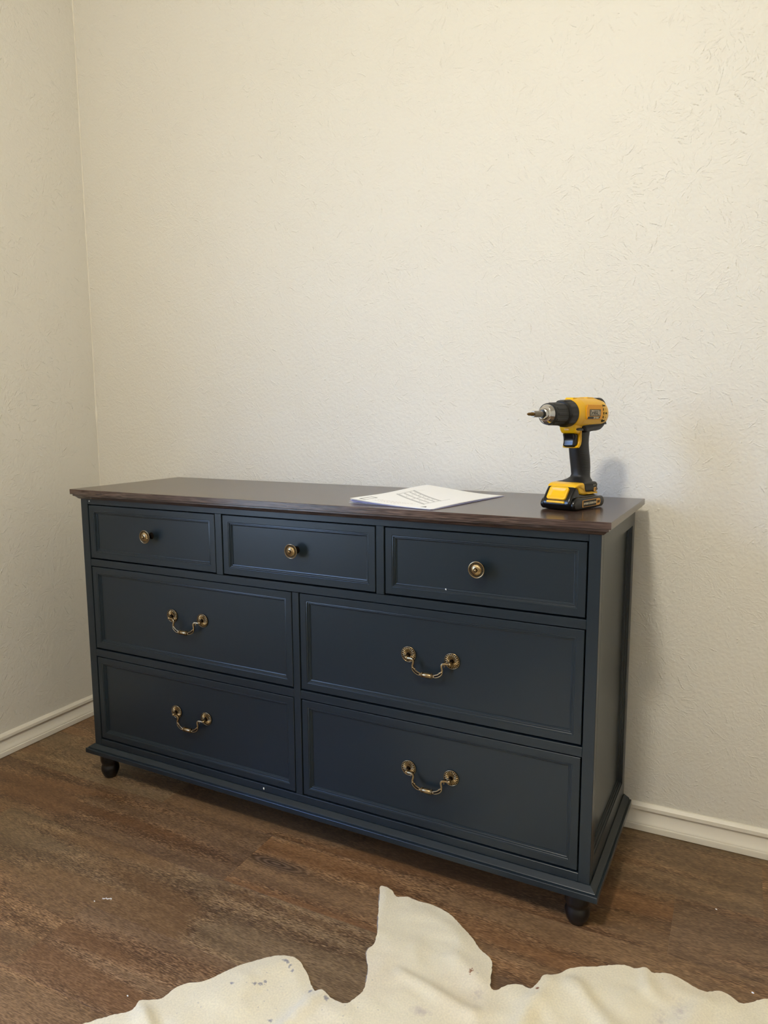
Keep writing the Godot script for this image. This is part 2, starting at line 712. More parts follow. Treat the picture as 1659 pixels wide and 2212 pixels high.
func build_room() -> void:
	var g := Geo.new()
	g.box(Vector3(ROOM.x * 0.5, ROOM.y * 0.5, -0.06), Vector3(ROOM.x + 0.24, ROOM.y + 0.2, 0.12))
	var back := put("wall_back", g.mesh(), [M.wall], self)
	structure(back, "cream brush-textured plaster wall behind the dresser")
	g = Geo.new()
	var x := -0.06
	var z1 := WIN.position.x
	var z2 := WIN.end.x
	var y1 := WIN.position.y
	var y2 := WIN.end.y
	g.box(Vector3(x, ROOM.y * 0.5, z1 * 0.5), Vector3(0.12, ROOM.y, z1))
	g.box(Vector3(x, ROOM.y * 0.5, (z2 + ROOM.z) * 0.5), Vector3(0.12, ROOM.y, ROOM.z - z2))
	g.box(Vector3(x, y1 * 0.5, (z1 + z2) * 0.5), Vector3(0.12, y1, z2 - z1))
	g.box(Vector3(x, (y2 + ROOM.y) * 0.5, (z1 + z2) * 0.5), Vector3(0.12, ROOM.y - y2, z2 - z1))
	structure(put("wall_left", g.mesh(), [M.wall], self), "cream brush-textured plaster wall at the left of the corner")
	g = Geo.new()
	g.box(Vector3(ROOM.x + 0.06, ROOM.y * 0.5, ROOM.z * 0.5), Vector3(0.12, ROOM.y, ROOM.z))
	structure(put("wall_right", g.mesh(), [M.wall], self), "cream plaster wall at the right side of the room")
	g = Geo.new()
	g.box(Vector3(ROOM.x * 0.5, ROOM.y * 0.5, ROOM.z + 0.06), Vector3(ROOM.x + 0.24, ROOM.y + 0.2, 0.12))
	structure(put("wall_front", g.mesh(), [M.wall], self), "cream plaster wall across from the dresser")
	g = Geo.new()
	g.box(Vector3(ROOM.x * 0.5, ROOM.y + 0.05, ROOM.z * 0.5), Vector3(ROOM.x, 0.1, ROOM.z))
	structure(put("ceiling", g.mesh(), [M.ceiling], self), "white flat ceiling of the room")
	# the bead of caulk up the corner
	g = Geo.new()
	var path := []
	var rad := []
	var rng := RandomNumberGenerator.new()
	rng.seed = 4
	for i in 120:
		path.append(Vector3(0.0008, 0.07 + i * 0.0198, 0.0008))
		rad.append(0.0019 * rng.randf_range(0.8, 1.15) + (0.0022 if rng.randf() < 0.04 else 0.0))
	g.tube(path, rad, 8)
	put("caulk_bead", g.mesh(), [M.trim], back)
	# window
	var win := Node3D.new()
	win.name = "window_1"
	add_child(win)
	structure(win, "white vinyl window in the left wall beside the camera")
	win.position = Vector3(-0.07, (y1 + y2) * 0.5, (z1 + z2) * 0.5)
	g = Geo.new()
	g.frame(Vector3.ZERO, Vector3(0, 0, -1), Vector3.UP, Vector3(1, 0, 0), WIN.size.x, WIN.size.y, [Vector2(0, -0.035), Vector2(0, 0.035), Vector2(0.012, 0.035), Vector2(0.045, 0.022), Vector2(0.045, -0.022), Vector2(0.012, -0.035)], false, false, true)
	put("window_frame", g.mesh(), [M.vinyl], win)
	g = Geo.new()
	g.box(Vector3.ZERO, Vector3(0.035, 0.04, WIN.size.x - 0.08), 0.004)
	put("meeting_rail", g.mesh(), [M.vinyl], win)
	for s: float in [-1.0, 1.0]:
		g = Geo.new()
		var hh := (WIN.size.y - 0.09 - 0.04) * 0.5
		g.box(Vector3(-0.004 * s, s * (0.02 + hh * 0.5), 0), Vector3(0.004, hh + 0.008, WIN.size.x - 0.082))
		put("pane", g.mesh(), [M.glass], win)
	g = Geo.new()
	g.box(Vector3(0.065, -WIN.size.y * 0.5 - 0.012, 0), Vector3(0.15, 0.024, WIN.size.x + 0.10), 0.004)
	put("window_sill", g.mesh(), [M.trim], win)
	# baseboards, mitred profile: (distance from the wall, height)
	var prof := [Vector2(0, 0.0660), Vector2(0.0035, 0.0655), Vector2(0.0098, 0.0590), Vector2(0.0104, 0.0510), Vector2(0.0070, 0.0496), Vector2(0.0042, 0.0474), Vector2(0.0042, 0.0450), Vector2(0.0046, 0.0400), Vector2(0.0058, 0.0345), Vector2(0.0078, 0.0290), Vector2(0.0104, 0.0240), Vector2(0.0130, 0.0200), Vector2(0.0138, 0.0178), Vector2(0.0136, 0.0162), Vector2(0.0158, 0.0152), Vector2(0.0166, 0.0130), Vector2(0.0166, 0.0015), Vector2(0, 0.0015)]
	for side: String in ["back", "left", "right", "front"]:
		var rings := []
		for e in 2:
			var r := PackedVector3Array()
			for p: Vector2 in prof:
				match side:
					"back": r.append(Vector3(p.x if e == 0 else ROOM.x - p.x, p.y, p.x))
					"front": r.append(Vector3(p.x if e == 0 else ROOM.x - p.x, p.y, ROOM.z - p.x))
					"left": r.append(Vector3(p.x, p.y, p.x if e == 0 else ROOM.z - p.x))
					"right": r.append(Vector3(ROOM.x - p.x, p.y, p.x if e == 0 else ROOM.z - p.x))
			rings.append(r)
		g = Geo.new()
		g.loft(rings)
		structure(put("baseboard_" + side, g.mesh(30.0), [M.trim], self), "white moulded baseboard along the %s wall" % side)


func build_floor() -> void:
	var fl := Node3D.new()
	fl.name = "floor"
	add_child(fl)
	structure(fl, "brown wood-look plank floor with staggered end joints")
	var g := Geo.new()
	g.box(Vector3(ROOM.x * 0.5, -0.06, ROOM.z * 0.5), Vector3(ROOM.x + 0.2, 0.108, ROOM.z + 0.2))
	put("underlay", g.mesh(), [M.underlay], fl)
	var wid := 0.184
	var long := 1.220
	var joints := {0: 0.773, 1: 0.612, 2: 0.956, 3: 0.28, 4: 0.760, 5: 1.16}      # seen end joints, by row
	var rng := RandomNumberGenerator.new()
	rng.seed = 21
	var pick := 0
	for row in range(-1, 22):
		var za := maxf(0.0, 0.047 + wid * row)
		var zb := minf(ROOM.z, 0.047 + wid * (row + 1))
		if zb - za < 0.01:
			continue
		var x0: float = joints[row] if joints.has(row) else rng.randf() * long
		x0 -= long * ceil(x0 / long)
		while x0 < ROOM.x:
			var xa := maxf(0.0, x0)
			var xb := minf(ROOM.x, x0 + long)
			if xb - xa > 0.004:
				var knotty := row == 2 and absf(x0 - 0.956) < 0.01
				var variant := 5 if knotty else (pick * 3 + row * 2 + 4) % 5
				pick += 1
				put("plank", plank(xa, xb, za, zb, x0, variant, rng, knotty), [M.plank[rng.randi() % 4]], fl)
			x0 += long


func plank(xa: float, xb: float, za: float, zb: float, x0: float, variant: int, rng: RandomNumberGenerator, upright: bool) -> ArrayMesh:
	var b := 0.00015
	var top := rng.randf_range(-0.00005, 0.0)
	var g := Geo.new()
	g.box(Vector3((xa + xb) * 0.5, top - 0.003, (za + zb) * 0.5), Vector3(xb - xa - 0.0001, 0.006, zb - za - 0.0002), b)
	var flip := rng.randf() < 0.5 and not upright
	var mirror := rng.randf() < 0.5 and not upright
	var zbase := zb - 0.184 if za <= 0.0 else za
	for i in g.v.size():
		var u := (g.v[i].x - x0) / 1.228
		var w := clampf((g.v[i].z - zbase) / 0.184, 0.0, 1.0)
		if flip:
			u = 1.0 - u
		if mirror:
			w = 1.0 - w
		g.t[i] = Vector2(u, (variant * 309.0 + 3.0 + w * 303.0) / 1854.0)
	return g.mesh(20.0)


func build_lamp() -> void:
	var o := thing("ceiling_lamp", "round flush ceiling lamp with a frosted glass dome", "lamp")
	o.position = Vector3(LAMP_AT.x, ROOM.y, LAMP_AT.z)
	var g := Geo.new()
	g.lathe([Vector2(0.155, 0.0), Vector2(0.168, -0.004), Vector2(0.170, -0.024), Vector2(0.164, -0.030), Vector2(0.15, -0.030)], 48)
	put("base_ring", g.mesh(), [M.nickel], o)
	g = Geo.new()
	var prof := []
	for i in 13:
		var a := PI * 0.5 * i / 12.0
		prof.append(Vector2(maxf(0.158 * cos(a), 0.0005), -0.028 - 0.085 * sin(a)))
	g.lathe(prof, 48)
	put("glass_dome", g.mesh(), [M.lamp], o)
	g = Geo.new()
	g.lathe([Vector2(0.002, -0.108), Vector2(0.011, -0.112), Vector2(0.011, -0.118), Vector2(0.006, -0.124), Vector2(0.0015, -0.128)], 20)
	put("finial", g.mesh(), [M.nickel], o)
	var l := OmniLight3D.new()
	l.name = "ceiling_lamp_glow"
	l.light_color = Color(1.0, 0.978, 0.918)
	l.light_energy = 2.8
	l.light_size = 0.11
	l.omni_range = 12.0
	l.omni_attenuation = 2.0
	l.shadow_enabled = true
	o.add_child(l)
	l.position = Vector3(0, -0.075, 0)


# ------------------------------------------------------------------ dresser
const DW := 1.3703     # over the top slab
const DD := 0.4001
const XL := -1.3516    # body
const XR := -0.0187
const ZF := -0.0173
const ZB := -0.3943


func build_dresser() -> void:
	var d := thing("dresser", "dark navy dresser with seven drawers and a walnut brown top", "dresser")
	d.position = dr(Vector3(-0.68515, 0, -0.20))
	d.rotation.y = YAW
	var off := Vector3(0.68515, 0, 0.20)
	var g := Geo.new()
	# top slab: stepped lip
	g.xf.origin = off
	g.frame(Vector3(-DW * 0.5, 0, -DD * 0.5), Vector3.RIGHT, Vector3(0, 0, -1), Vector3.UP, DW, DD, [Vector2(0.0006, 0.8), Vector2(0.0, 0.7994), Vector2(0, 0.7876), Vector2(0.0006, 0.7870), Vector2(0.0042, 0.7868), Vector2(0.0046, 0.7862), Vector2(0.0046, 0.7826), Vector2(0.0062, 0.7816), Vector2(0.0085, 0.7808), Vector2(0.0150, 0.7748), Vector2(0.0172, 0.7740), Vector2(0.0300, 0.7738)], true, true)
	put("top", g.mesh(20.0), [M.walnut], d, "walnut brown wood-grain top with a stepped edge")
	# side panels: frame with a stepped recess
	var zc := (ZF + ZB) * 0.5
	var yb := 0.0985
	var yt := 0.7745
	for s: float in [-1.0, 1.0]:
		g = Geo.new()
		g.xf.origin = off
		var xs := XR if s > 0 else XL
		var zf := ZF - 0.0202
		var prof := [Vector2(0.0, -0.0165), Vector2(0.0, -0.0006), Vector2(0.0006, 0.0)]
		g.frame(Vector3(xs, (yb + yt) * 0.5, (zf + ZB) * 0.5), Vector3(0, 0, -s), Vector3.UP, Vector3(s, 0, 0), zf - ZB, yt - yb, prof, false, false)
		# flat stiles and rails round the opening, then the steps down to the panel
		var z0 := zf - 0.0006
		var z1 := ZB + 0.0006
		var oz0 := ZF - 0.030
		var oz1 := ZB + 0.0275
		var oy0 := 0.1385
		var oy1 := 0.7425
		var a := [Vector3(xs, yb + 0.0006, z0), Vector3(xs, yt - 0.0006, z0), Vector3(xs, yt - 0.0006, z1), Vector3(xs, yb + 0.0006, z1)]
		var b := [Vector3(xs, oy0, oz0), Vector3(xs, oy1, oz0), Vector3(xs, oy1, oz1), Vector3(xs, oy0, oz1)]
		for i in 4:
			var j := (i + 1) % 4
			if s > 0:
				g.quad(a[i], b[i], b[j], a[j])
			else:
				g.quad(a[i], a[j], b[j], b[i])
		put("side_frame", g.mesh(20.0), [M.navy], d)
		g = Geo.new()
		g.xf.origin = off
		g.frame(Vector3(xs, (oy0 + oy1) * 0.5, (oz0 + oz1) * 0.5), Vector3(0, 0, -s), Vector3.UP, Vector3(s, 0, 0), oz0 - oz1, oy1 - oy0, STEPS, false, false)
		put("side_moulding", g.mesh(20.0), [M.navy], d)
		g = Geo.new()
		g.xf.origin = off
		g.box(Vector3(xs - s * 0.0135, (oy0 + oy1) * 0.5, (oz0 + oz1) * 0.5), Vector3(0.005, oy1 - oy0 - 0.014, oz0 - oz1 - 0.014))
		put("side_panel", g.mesh(), [M.navy], d)
	# carcass behind
	g = Geo.new()
	g.xf.origin = off
	g.box(Vector3((XL + XR) * 0.5, (yb + yt) * 0.5, ZB + 0.004), Vector3(XR - XL - 0.032, yt - yb, 0.006))
	put("back_panel", g.mesh(), [M.inside], d)
	g = Geo.new()
	g.xf.origin = off
	g.box(Vector3((XL + XR) * 0.5, 0.103, zc), Vector3(XR - XL - 0.034, 0.012, 0.36))
	put("bottom_board", g.mesh(), [M.inside], d)
	# face frame
	var t := 0.020
	var stiles := [[XL, -1.3275, yb, yt], [-0.0408, XR, yb, yt], [-0.9026, -0.8836, 0.6165, 0.7610], [-0.4748, -0.4566, 0.6165, 0.7610], [-0.6890, -0.6715, 0.1170, 0.5965]]
	for s: Array in stiles:
		g = Geo.new()
		g.xf.origin = off
		g.box(Vector3((s[0] + s[1]) * 0.5, (s[2] + s[3]) * 0.5, ZF - t * 0.5), Vector3(s[1] - s[0], s[3] - s[2], t), 0.0007)
		put("stile", g.mesh(), [M.navy], d)
	var rails := [[-1.3275, -0.0408, 0.7610, yt], [-1.3275, -0.0408, 0.5975, 0.6155], [-1.3275, -0.0408, yb, 0.1165], [-1.3275, -0.6890, 0.3510, 0.3700], [-0.6715, -0.0408, 0.3510, 0.3700]]
	for s: Array in rails:
		g = Geo.new()
		g.xf.origin = off
		g.box(Vector3((s[0] + s[1]) * 0.5, (s[2] + s[3]) * 0.5, ZF - t * 0.5 - 0.0003), Vector3(s[1] - s[0], s[3] - s[2], t), 0.0007)
		put("rail", g.mesh(), [M.navy], d)
	# base moulding round front and sides
	g = Geo.new()
	g.xf.origin = off
	var mp := [Vector2(0.0178, 0.0995), Vector2(0.0168, 0.0993), Vector2(0.0065, 0.0925), Vector2(0.0055, 0.0915), Vector2(0.0055, 0.0893), Vector2(0.0012, 0.0890), Vector2(0.0004, 0.0880), Vector2(0.0004, 0.0772), Vector2(0.0010, 0.0766), Vector2(0.0400, 0.0766), Vector2(0.0400, 0.0900)]
	var rings := []
	for p: Vector2 in mp:
		rings.append(PackedVector3Array([Vector3(-DW + p.x, p.y, ZB), Vector3(-DW + p.x, p.y, -p.x + 0.0016), Vector3(-p.x, p.y, -p.x + 0.0016), Vector3(-p.x, p.y, ZB)]))
	for k in 3:        # three lengths, mitred at the corners
		for i in rings.size():
			var j := (i + 1) % rings.size()
			g.quad(rings[i][k], rings[j][k], rings[j][k + 1], rings[i][k + 1])
	put("base_moulding", g.mesh(20.0), [M.navy], d)
	# turned feet
	var foot := Geo.new()
	foot.lathe([Vector2(0.0200, 0.0766), Vector2(0.0240, 0.0760), Vector2(0.0248, 0.0700), Vector2(0.0248, 0.0520), Vector2(0.0242, 0.0465), Vector2(0.0224, 0.0425), Vector2(0.0212, 0.0400), Vector2(0.0214, 0.0370), Vector2(0.0232, 0.0320), Vector2(0.0242, 0.0255), Vector2(0.0234, 0.0185), Vector2(0.0208, 0.0115), Vector2(0.0172, 0.0050), Vector2(0.0140, 0.0), Vector2(0.004, 0.0)], 36)
	var fm := foot.mesh(50.0)
	for p: Vector2 in [Vector2(-1.3256, -0.0398), Vector2(-0.0447, -0.0398), Vector2(-1.3256, -0.350), Vector2(-0.0447, -0.350)]:
		var f := put("foot", fm, [M.black], d, "black turned wooden foot")
		f.position = off + Vector3(p.x, 0, p.y)
	# drawers: x0, x1, y0, y1, knob?
	var knob := make_knob()
	var stem := make_stem()
	var ros := make_rosette()
	var bail := make_bail()
	for s: Array in [[-1.3247, -0.9051, 0.6192, 0.7587, 1], [-0.8808, -0.4776, 0.6192, 0.7587, 1], [-0.4538, -0.0436, 0.6192, 0.7587, 1], [-1.3247, -0.6918, 0.3745, 0.5953, 0], [-0.6687, -0.0436, 0.3745, 0.5953, 0], [-1.3247, -0.6918, 0.1208, 0.3485, 0], [-0.6687, -0.0436, 0.1208, 0.3485, 0]]:
		var w: float = s[1] - s[0]
		var h: float = s[3] - s[2]
		var c := Vector3((s[0] + s[1]) * 0.5, (s[2] + s[3]) * 0.5, ZF - 0.0010)
		var bd := 0.0150
		g = Geo.new()
		g.frame(Vector3.ZERO, Vector3.RIGHT, Vector3.UP, Vector3(0, 0, 1), w, h, [Vector2(0.001, -0.30), Vector2(0.001, -0.018), Vector2(0, -0.018), Vector2(0, -0.0008), Vector2(0.0008, 0), Vector2(bd, 0)], true, false)
		var dw := put("drawer", g.mesh(20.0), [M.navy], d)
		dw.position = off + c
		g = Geo.new()
		g.frame(Vector3.ZERO, Vector3.RIGHT, Vector3.UP, Vector3(0, 0, 1), w - 2 * bd, h - 2 * bd, FACE_STEPS)
		put("moulding", g.mesh(20.0), [M.navy], dw)
		g = Geo.new()
		g.box(Vector3(0, 0, -0.0095), Vector3(w - 2 * bd - 0.0168, h - 2 * bd - 0.0168, 0.0050))
		put("panel", g.mesh(), [M.navy], dw)
		if s[4] == 1:
			var kn := put("knob", knob, [M.patina, M.brass], dw, "round antique brass knob with a fluted face")
			kn.position = Vector3(0.0, 0.003, -0.007)
			put("knob_stem", stem, [M.patina], dw).position = Vector3(0.0, 0.003, -0.007)
		else:
			for e: float in [-1.0, 1.0]:
				put("rosette", ros, [M.patina, M.brass], dw, "antique brass rosette of the pull").position = Vector3(0.002 + e * 0.0485, 0.0095, -0.007)
			put("bail_pull", bail, [M.patina, M.brass], dw, "antique brass swing pull with scrolled arms").position = Vector3(0.002, 0.0095, -0.007)


# three small beads stepping down to the panel: (inset, height)
const FACE_STEPS := [Vector2(0, 0), Vector2(0.0006, -0.0010), Vector2(0.0012, -0.0012), Vector2(0.0026, -0.0009), Vector2(0.0034, -0.0016), Vector2(0.0036, -0.0030), Vector2(0.0044, -0.0032), Vector2(0.0056, -0.0030), Vector2(0.0064, -0.0038), Vector2(0.0066, -0.0050), Vector2(0.0074, -0.0052), Vector2(0.0086, -0.0056), Vector2(0.0090, -0.0074)]
const STEPS := [Vector2(0, 0), Vector2(0.0005, -0.0022), Vector2(0.0014, -0.0026), Vector2(0.0028, -0.0026), Vector2(0.0034, -0.0034), Vector2(0.0038, -0.0056), Vector2(0.0048, -0.0060), Vector2(0.0060, -0.0060), Vector2(0.0066, -0.0070), Vector2(0.0070, -0.0090), Vector2(0.0080, -0.0094), Vector2(0.0092, -0.0096), Vector2(0.0096, -0.0114)]


func make_stem() -> ArrayMesh:
	var g := Geo.new()
	g.xf = Transform3D(Basis(Vector3.RIGHT, PI * 0.5))
	g.lathe([Vector2(0.0085, 0.0), Vector2(0.0085, 0.0015), Vector2(0.0065, 0.004), Vector2(0.0050, 0.008), Vector2(0.0055, 0.013), Vector2(0.0085, 0.0185), Vector2(0.003, 0.0190)], 20)
	return g.mesh(50.0)


func make_knob() -> ArrayMesh:
	var g := Geo.new()
	g.xf = Transform3D(Basis(Vector3.RIGHT, PI * 0.5))
	g.lathe([Vector2(0.003, 0.0180), Vector2(0.0105, 0.0185), Vector2(0.0155, 0.0212), Vector2(0.0160, 0.0225), Vector2(0.0140, 0.0226), Vector2(0.0105, 0.0226), Vector2(0.004, 0.0230)], 36)
	g.cur = 1
	var rim := []
	for i in 8:          # rounded bright rim
		var a := TAU * i / 8.0
		rim.append(Vector2(0.0155 + 0.0011 * cos(a), 0.0226 + 0.0011 * sin(a)))
	ring(g, rim, 40)
	for i in 40:         # beads in the groove
		var a := TAU * i / 40.0
		ball(g, Vector3(cos(a) * 0.0129, 0.0229, -sin(a) * 0.0129), 0.0007, 6, 4)
	# fluted dome
	g.lathe([Vector2(0.0112, 0.0226), Vector2(0.0110, 0.0236), Vector2(0.0095, 0.0250), Vector2(0.0070, 0.0264), Vector2(0.0045, 0.0271), Vector2(0.0040, 0.0272)], 112, [0.07, 28.0, 0.0, 0.0262, 0.0])
	g.cur = 0
	g.lathe([Vector2(0.0040, 0.0266), Vector2(0.0042, 0.0274), Vector2(0.0030, 0.0274)], 24)
	g.cur = 1
	ball(g, Vector3(0, 0.0282, 0), 0.0030, 16, 8)
	return g.mesh(38.0)


func ring(g: Geo, prof: Array, seg: int) -> void:      # a closed profile of (radius, height) turned round the y axis
	var rings := []
	for i in seg:
		var a := TAU * i / seg
		var r := PackedVector3Array()
		for p: Vector2 in prof:
			r.append(Vector3(cos(a) * p.x, p.y, -sin(a) * p.x))
		rings.append(r)
	g.loft(rings, false, false, true)


func ball(g: Geo, c: Vector3, r: float, seg: int, lat: int, squash := Vector3.ONE) -> void:
	var rings := []
	for k in lat + 1:
		var b := PI * (k + 0.04) / (lat + 0.08) - PI * 0.5
		var q := PackedVector3Array()
		for i in seg:
			var a := TAU * i / seg
			q.append(c + Vector3(cos(a) * cos(b), sin(b), -sin(a) * cos(b)) * r * squash)
		rings.append(q)
	g.loft(rings)


func make_rosette() -> ArrayMesh:
	var g := Geo.new()
	g.xf = Transform3D(Basis(Vector3.RIGHT, PI * 0.5))
	g.lathe([Vector2(0.0163, 0.0), Vector2(0.0163, 0.0022), Vector2(0.0148, 0.0026), Vector2(0.0080, 0.0020), Vector2(0.0050, 0.0030), Vector2(0.0045, 0.0042), Vector2(0.0030, 0.0080), Vector2(0.001, 0.0080)], 36)
	g.cur = 1
	var rim := []
	for i in 8:
		var a := TAU * i / 8.0
		rim.append(Vector2(0.0159 + 0.0008 * cos(a), 0.0024 + 0.0009 * sin(a)))
	ring(g, rim, 40)
	for i in 21:        # raised petals
		var a := TAU * (i + 0.5) / 21.0
		var base := g.xf
		g.xf = base * Transform3D(Basis(Vector3.UP, a), Vector3.ZERO)
		var rings := []
		for k in 7:
			var u := k / 6.0
			var x := lerpf(0.0058, 0.0145, u)
			var w := lerpf(0.00070, 0.00185, u) * (1.0 if u < 0.9 else 0.55)
			var hh := 0.0012 + 0.0010 * sin(PI * clampf(u * 0.9 + 0.08, 0, 1))
			var q := PackedVector3Array()
			for m in 7:
				var b := PI * m / 6.0
				q.append(Vector3(x, 0.0016 + hh * sin(b), w * cos(b)))
			rings.append(q)
		g.loft(rings)
		g.xf = base
	var small := []
	for i in 6:
		var a := TAU * i / 6.0
		small.append(Vector2(0.0052 + 0.0005 * cos(a), 0.0030 + 0.0005 * sin(a)))
	ring(g, small, 28)
	return g.mesh(45.0)


func curve(pts: Array, n: int) -> Array:      # points along a smooth curve through pts
	var out := []
	for i in pts.size() - 1:
		var p0: Vector3 = pts[maxi(i - 1, 0)]
		var p1: Vector3 = pts[i]
		var p2: Vector3 = pts[i + 1]
		var p3: Vector3 = pts[mini(i + 2, pts.size() - 1)]
		for k in n:
			out.append(p1.cubic_interpolate(p2, p0, p3, float(k) / n))
	out.append(pts[pts.size() - 1])
	return out


func make_bail() -> ArrayMesh:
	var g := Geo.new()
	for s: float in [-1.0, 1.0]:
		# post and eye standing out of the rosette
		g.cur = 1
		g.tube([Vector3(s * 0.0485, -0.0010, 0.004), Vector3(s * 0.0485, -0.0020, 0.008), Vector3(s * 0.0485, -0.0032, 0.0115)], [0.0030, 0.0026, 0.0030], 12)
		ball(g, Vector3(s * 0.0485, -0.0036, 0.0132), 0.0037, 14, 8)
		# arm: in from the eye, over the shoulder, down the S to the grip
		var arm := curve([Vector3(s * 0.0455, -0.0040, 0.0129), Vector3(s * 0.0390, -0.0036, 0.0134), Vector3(s * 0.0335, -0.0045, 0.0142), Vector3(s * 0.0312, -0.0090, 0.0149), Vector3(s * 0.0325, -0.0150, 0.0154), Vector3(s * 0.0330, -0.0190, 0.0159), Vector3(s * 0.0310, -0.0240, 0.0164), Vector3(s * 0.0255, -0.0290, 0.0169), Vector3(s * 0.0185, -0.0318, 0.0174), Vector3(s * 0.0110, -0.0326, 0.0176)], 5)
		var rad := []
		for i in arm.size():
			var u := i / float(arm.size() - 1)
			rad.append(0.0019 + 0.0006 * sin(PI * clampf(u * 3.0, 0.0, 1.0)) + (0.0006 * clampf((u - 0.55) * 4.0, 0.0, 1.0)))
		g.cur = 0
		g.tube(arm, rad, 10)
		g.cur = 1
		# two bright strands on the arm with the dark core between them
		for e: float in [-1.0, 1.0]:
			var st := []
			var sr := []
			for i in arm.size():
				var a: Vector3 = arm[mini(i + 1, arm.size() - 1)] - arm[maxi(i - 1, 0)]
				var side := Vector3(-a.y, a.x, 0).normalized() * s
				var u := i / float(arm.size() - 1)
				var sep := 0.0006 + 0.0019 * smoothstep(0.55, 0.72, u) * (1.0 - 0.6 * smoothstep(0.86, 1.0, u))
				st.append(arm[i] + side * e * sep + Vector3(0, 0, 0.0011))
				sr.append(0.0016 if u < 0.55 else 0.00125)
			g.tube(st, sr, 8)
		# scroll inside the shoulder
		var sc := []
		var scr := []
		for i in 15:
			var u := i / 14.0
			var a := -0.4 + u * 4.6
			var rr := lerpf(0.0042, 0.0012, u)
			sc.append(Vector3(s * (0.0362 - cos(a) * rr), -0.0088 + sin(a) * rr, 0.0150))
			scr.append(0.0010)
		g.tube(sc, scr, 6)
		# collars and leaf tips next to the grip
		ball(g, Vector3(s * 0.0318, -0.0205, 0.0169), 0.0026, 10, 6, Vector3(1.1, 0.6, 1.0))
		ball(g, Vector3(s * 0.0275, -0.0236, 0.0176), 0.0017, 10, 6)
		ball(g, Vector3(s * 0.0152, -0.0330, 0.0190), 0.0022, 10, 6)
		for e: float in [0.0098, 0.0118]:
			var col := []
			for i in 15:
				var a := TAU * i / 14.0
				col.append(Vector3(s * e, -0.0327 + cos(a) * (0.0050 if e < 0.011 else 0.0042), 0.0176 + sin(a) * (0.0050 if e < 0.011 else 0.0042)))
			var cr := []
			cr.resize(15)
			cr.fill(0.0010)
			g.tube(col, cr, 6)
	g.cur = 1
	g.xf = Transform3D(Basis(Vector3(0, 0, 1), -PI * 0.5), Vector3(0, -0.0328, 0.0176))
	g.lathe([Vector2(0.001, -0.0095), Vector2(0.0042, -0.0095), Vector2(0.0049, -0.0060), Vector2(0.0053, -0.0020), Vector2(0.0053, 0.0020), Vector2(0.0049, 0.0060), Vector2(0.0042, 0.0095), Vector2(0.001, 0.0095)], 20)
	return g.mesh(45.0)


# ------------------------------------------------------------------ drill
func se_ring(x: float, cy: float, hy: float, hz: float, e: float, n := 36) -> PackedVector3Array:     # rounded-square section across x
	var r := PackedVector3Array()
	for i in n:
		var a := TAU * i / n
		r.append(Vector3(x, cy + hy * signf(sin(a)) * pow(absf(sin(a)), e), hz * signf(cos(a)) * pow(absf(cos(a)), e)))
	return r


func pl(a: Array) -> PackedVector2Array:       # millimetres to metres
	var p := PackedVector2Array()
	for i in range(0, a.size(), 2):
		p.append(Vector2(a[i], a[i + 1]) * 0.001)
	return p


func rounded(p: PackedVector2Array, times := 2) -> PackedVector2Array:
	for k in times:
		var q := PackedVector2Array()
		for i in p.size():
			var b := p[(i + 1) % p.size()]
			q.append(p[i].lerp(b, 0.25))
			q.append(p[i].lerp(b, 0.75))
		p = q
	return p


func shaft(prof: Array, y: float, seg := 40, wob := []) -> ArrayMesh:      # (radius, x) about the spindle
	var g := Geo.new()
	g.xf = Transform3D(Basis(Vector3(0, 0, 1), -PI * 0.5), Vector3(0, y, 0))
	g.lathe(prof, seg, wob)
	return g.mesh(40.0)


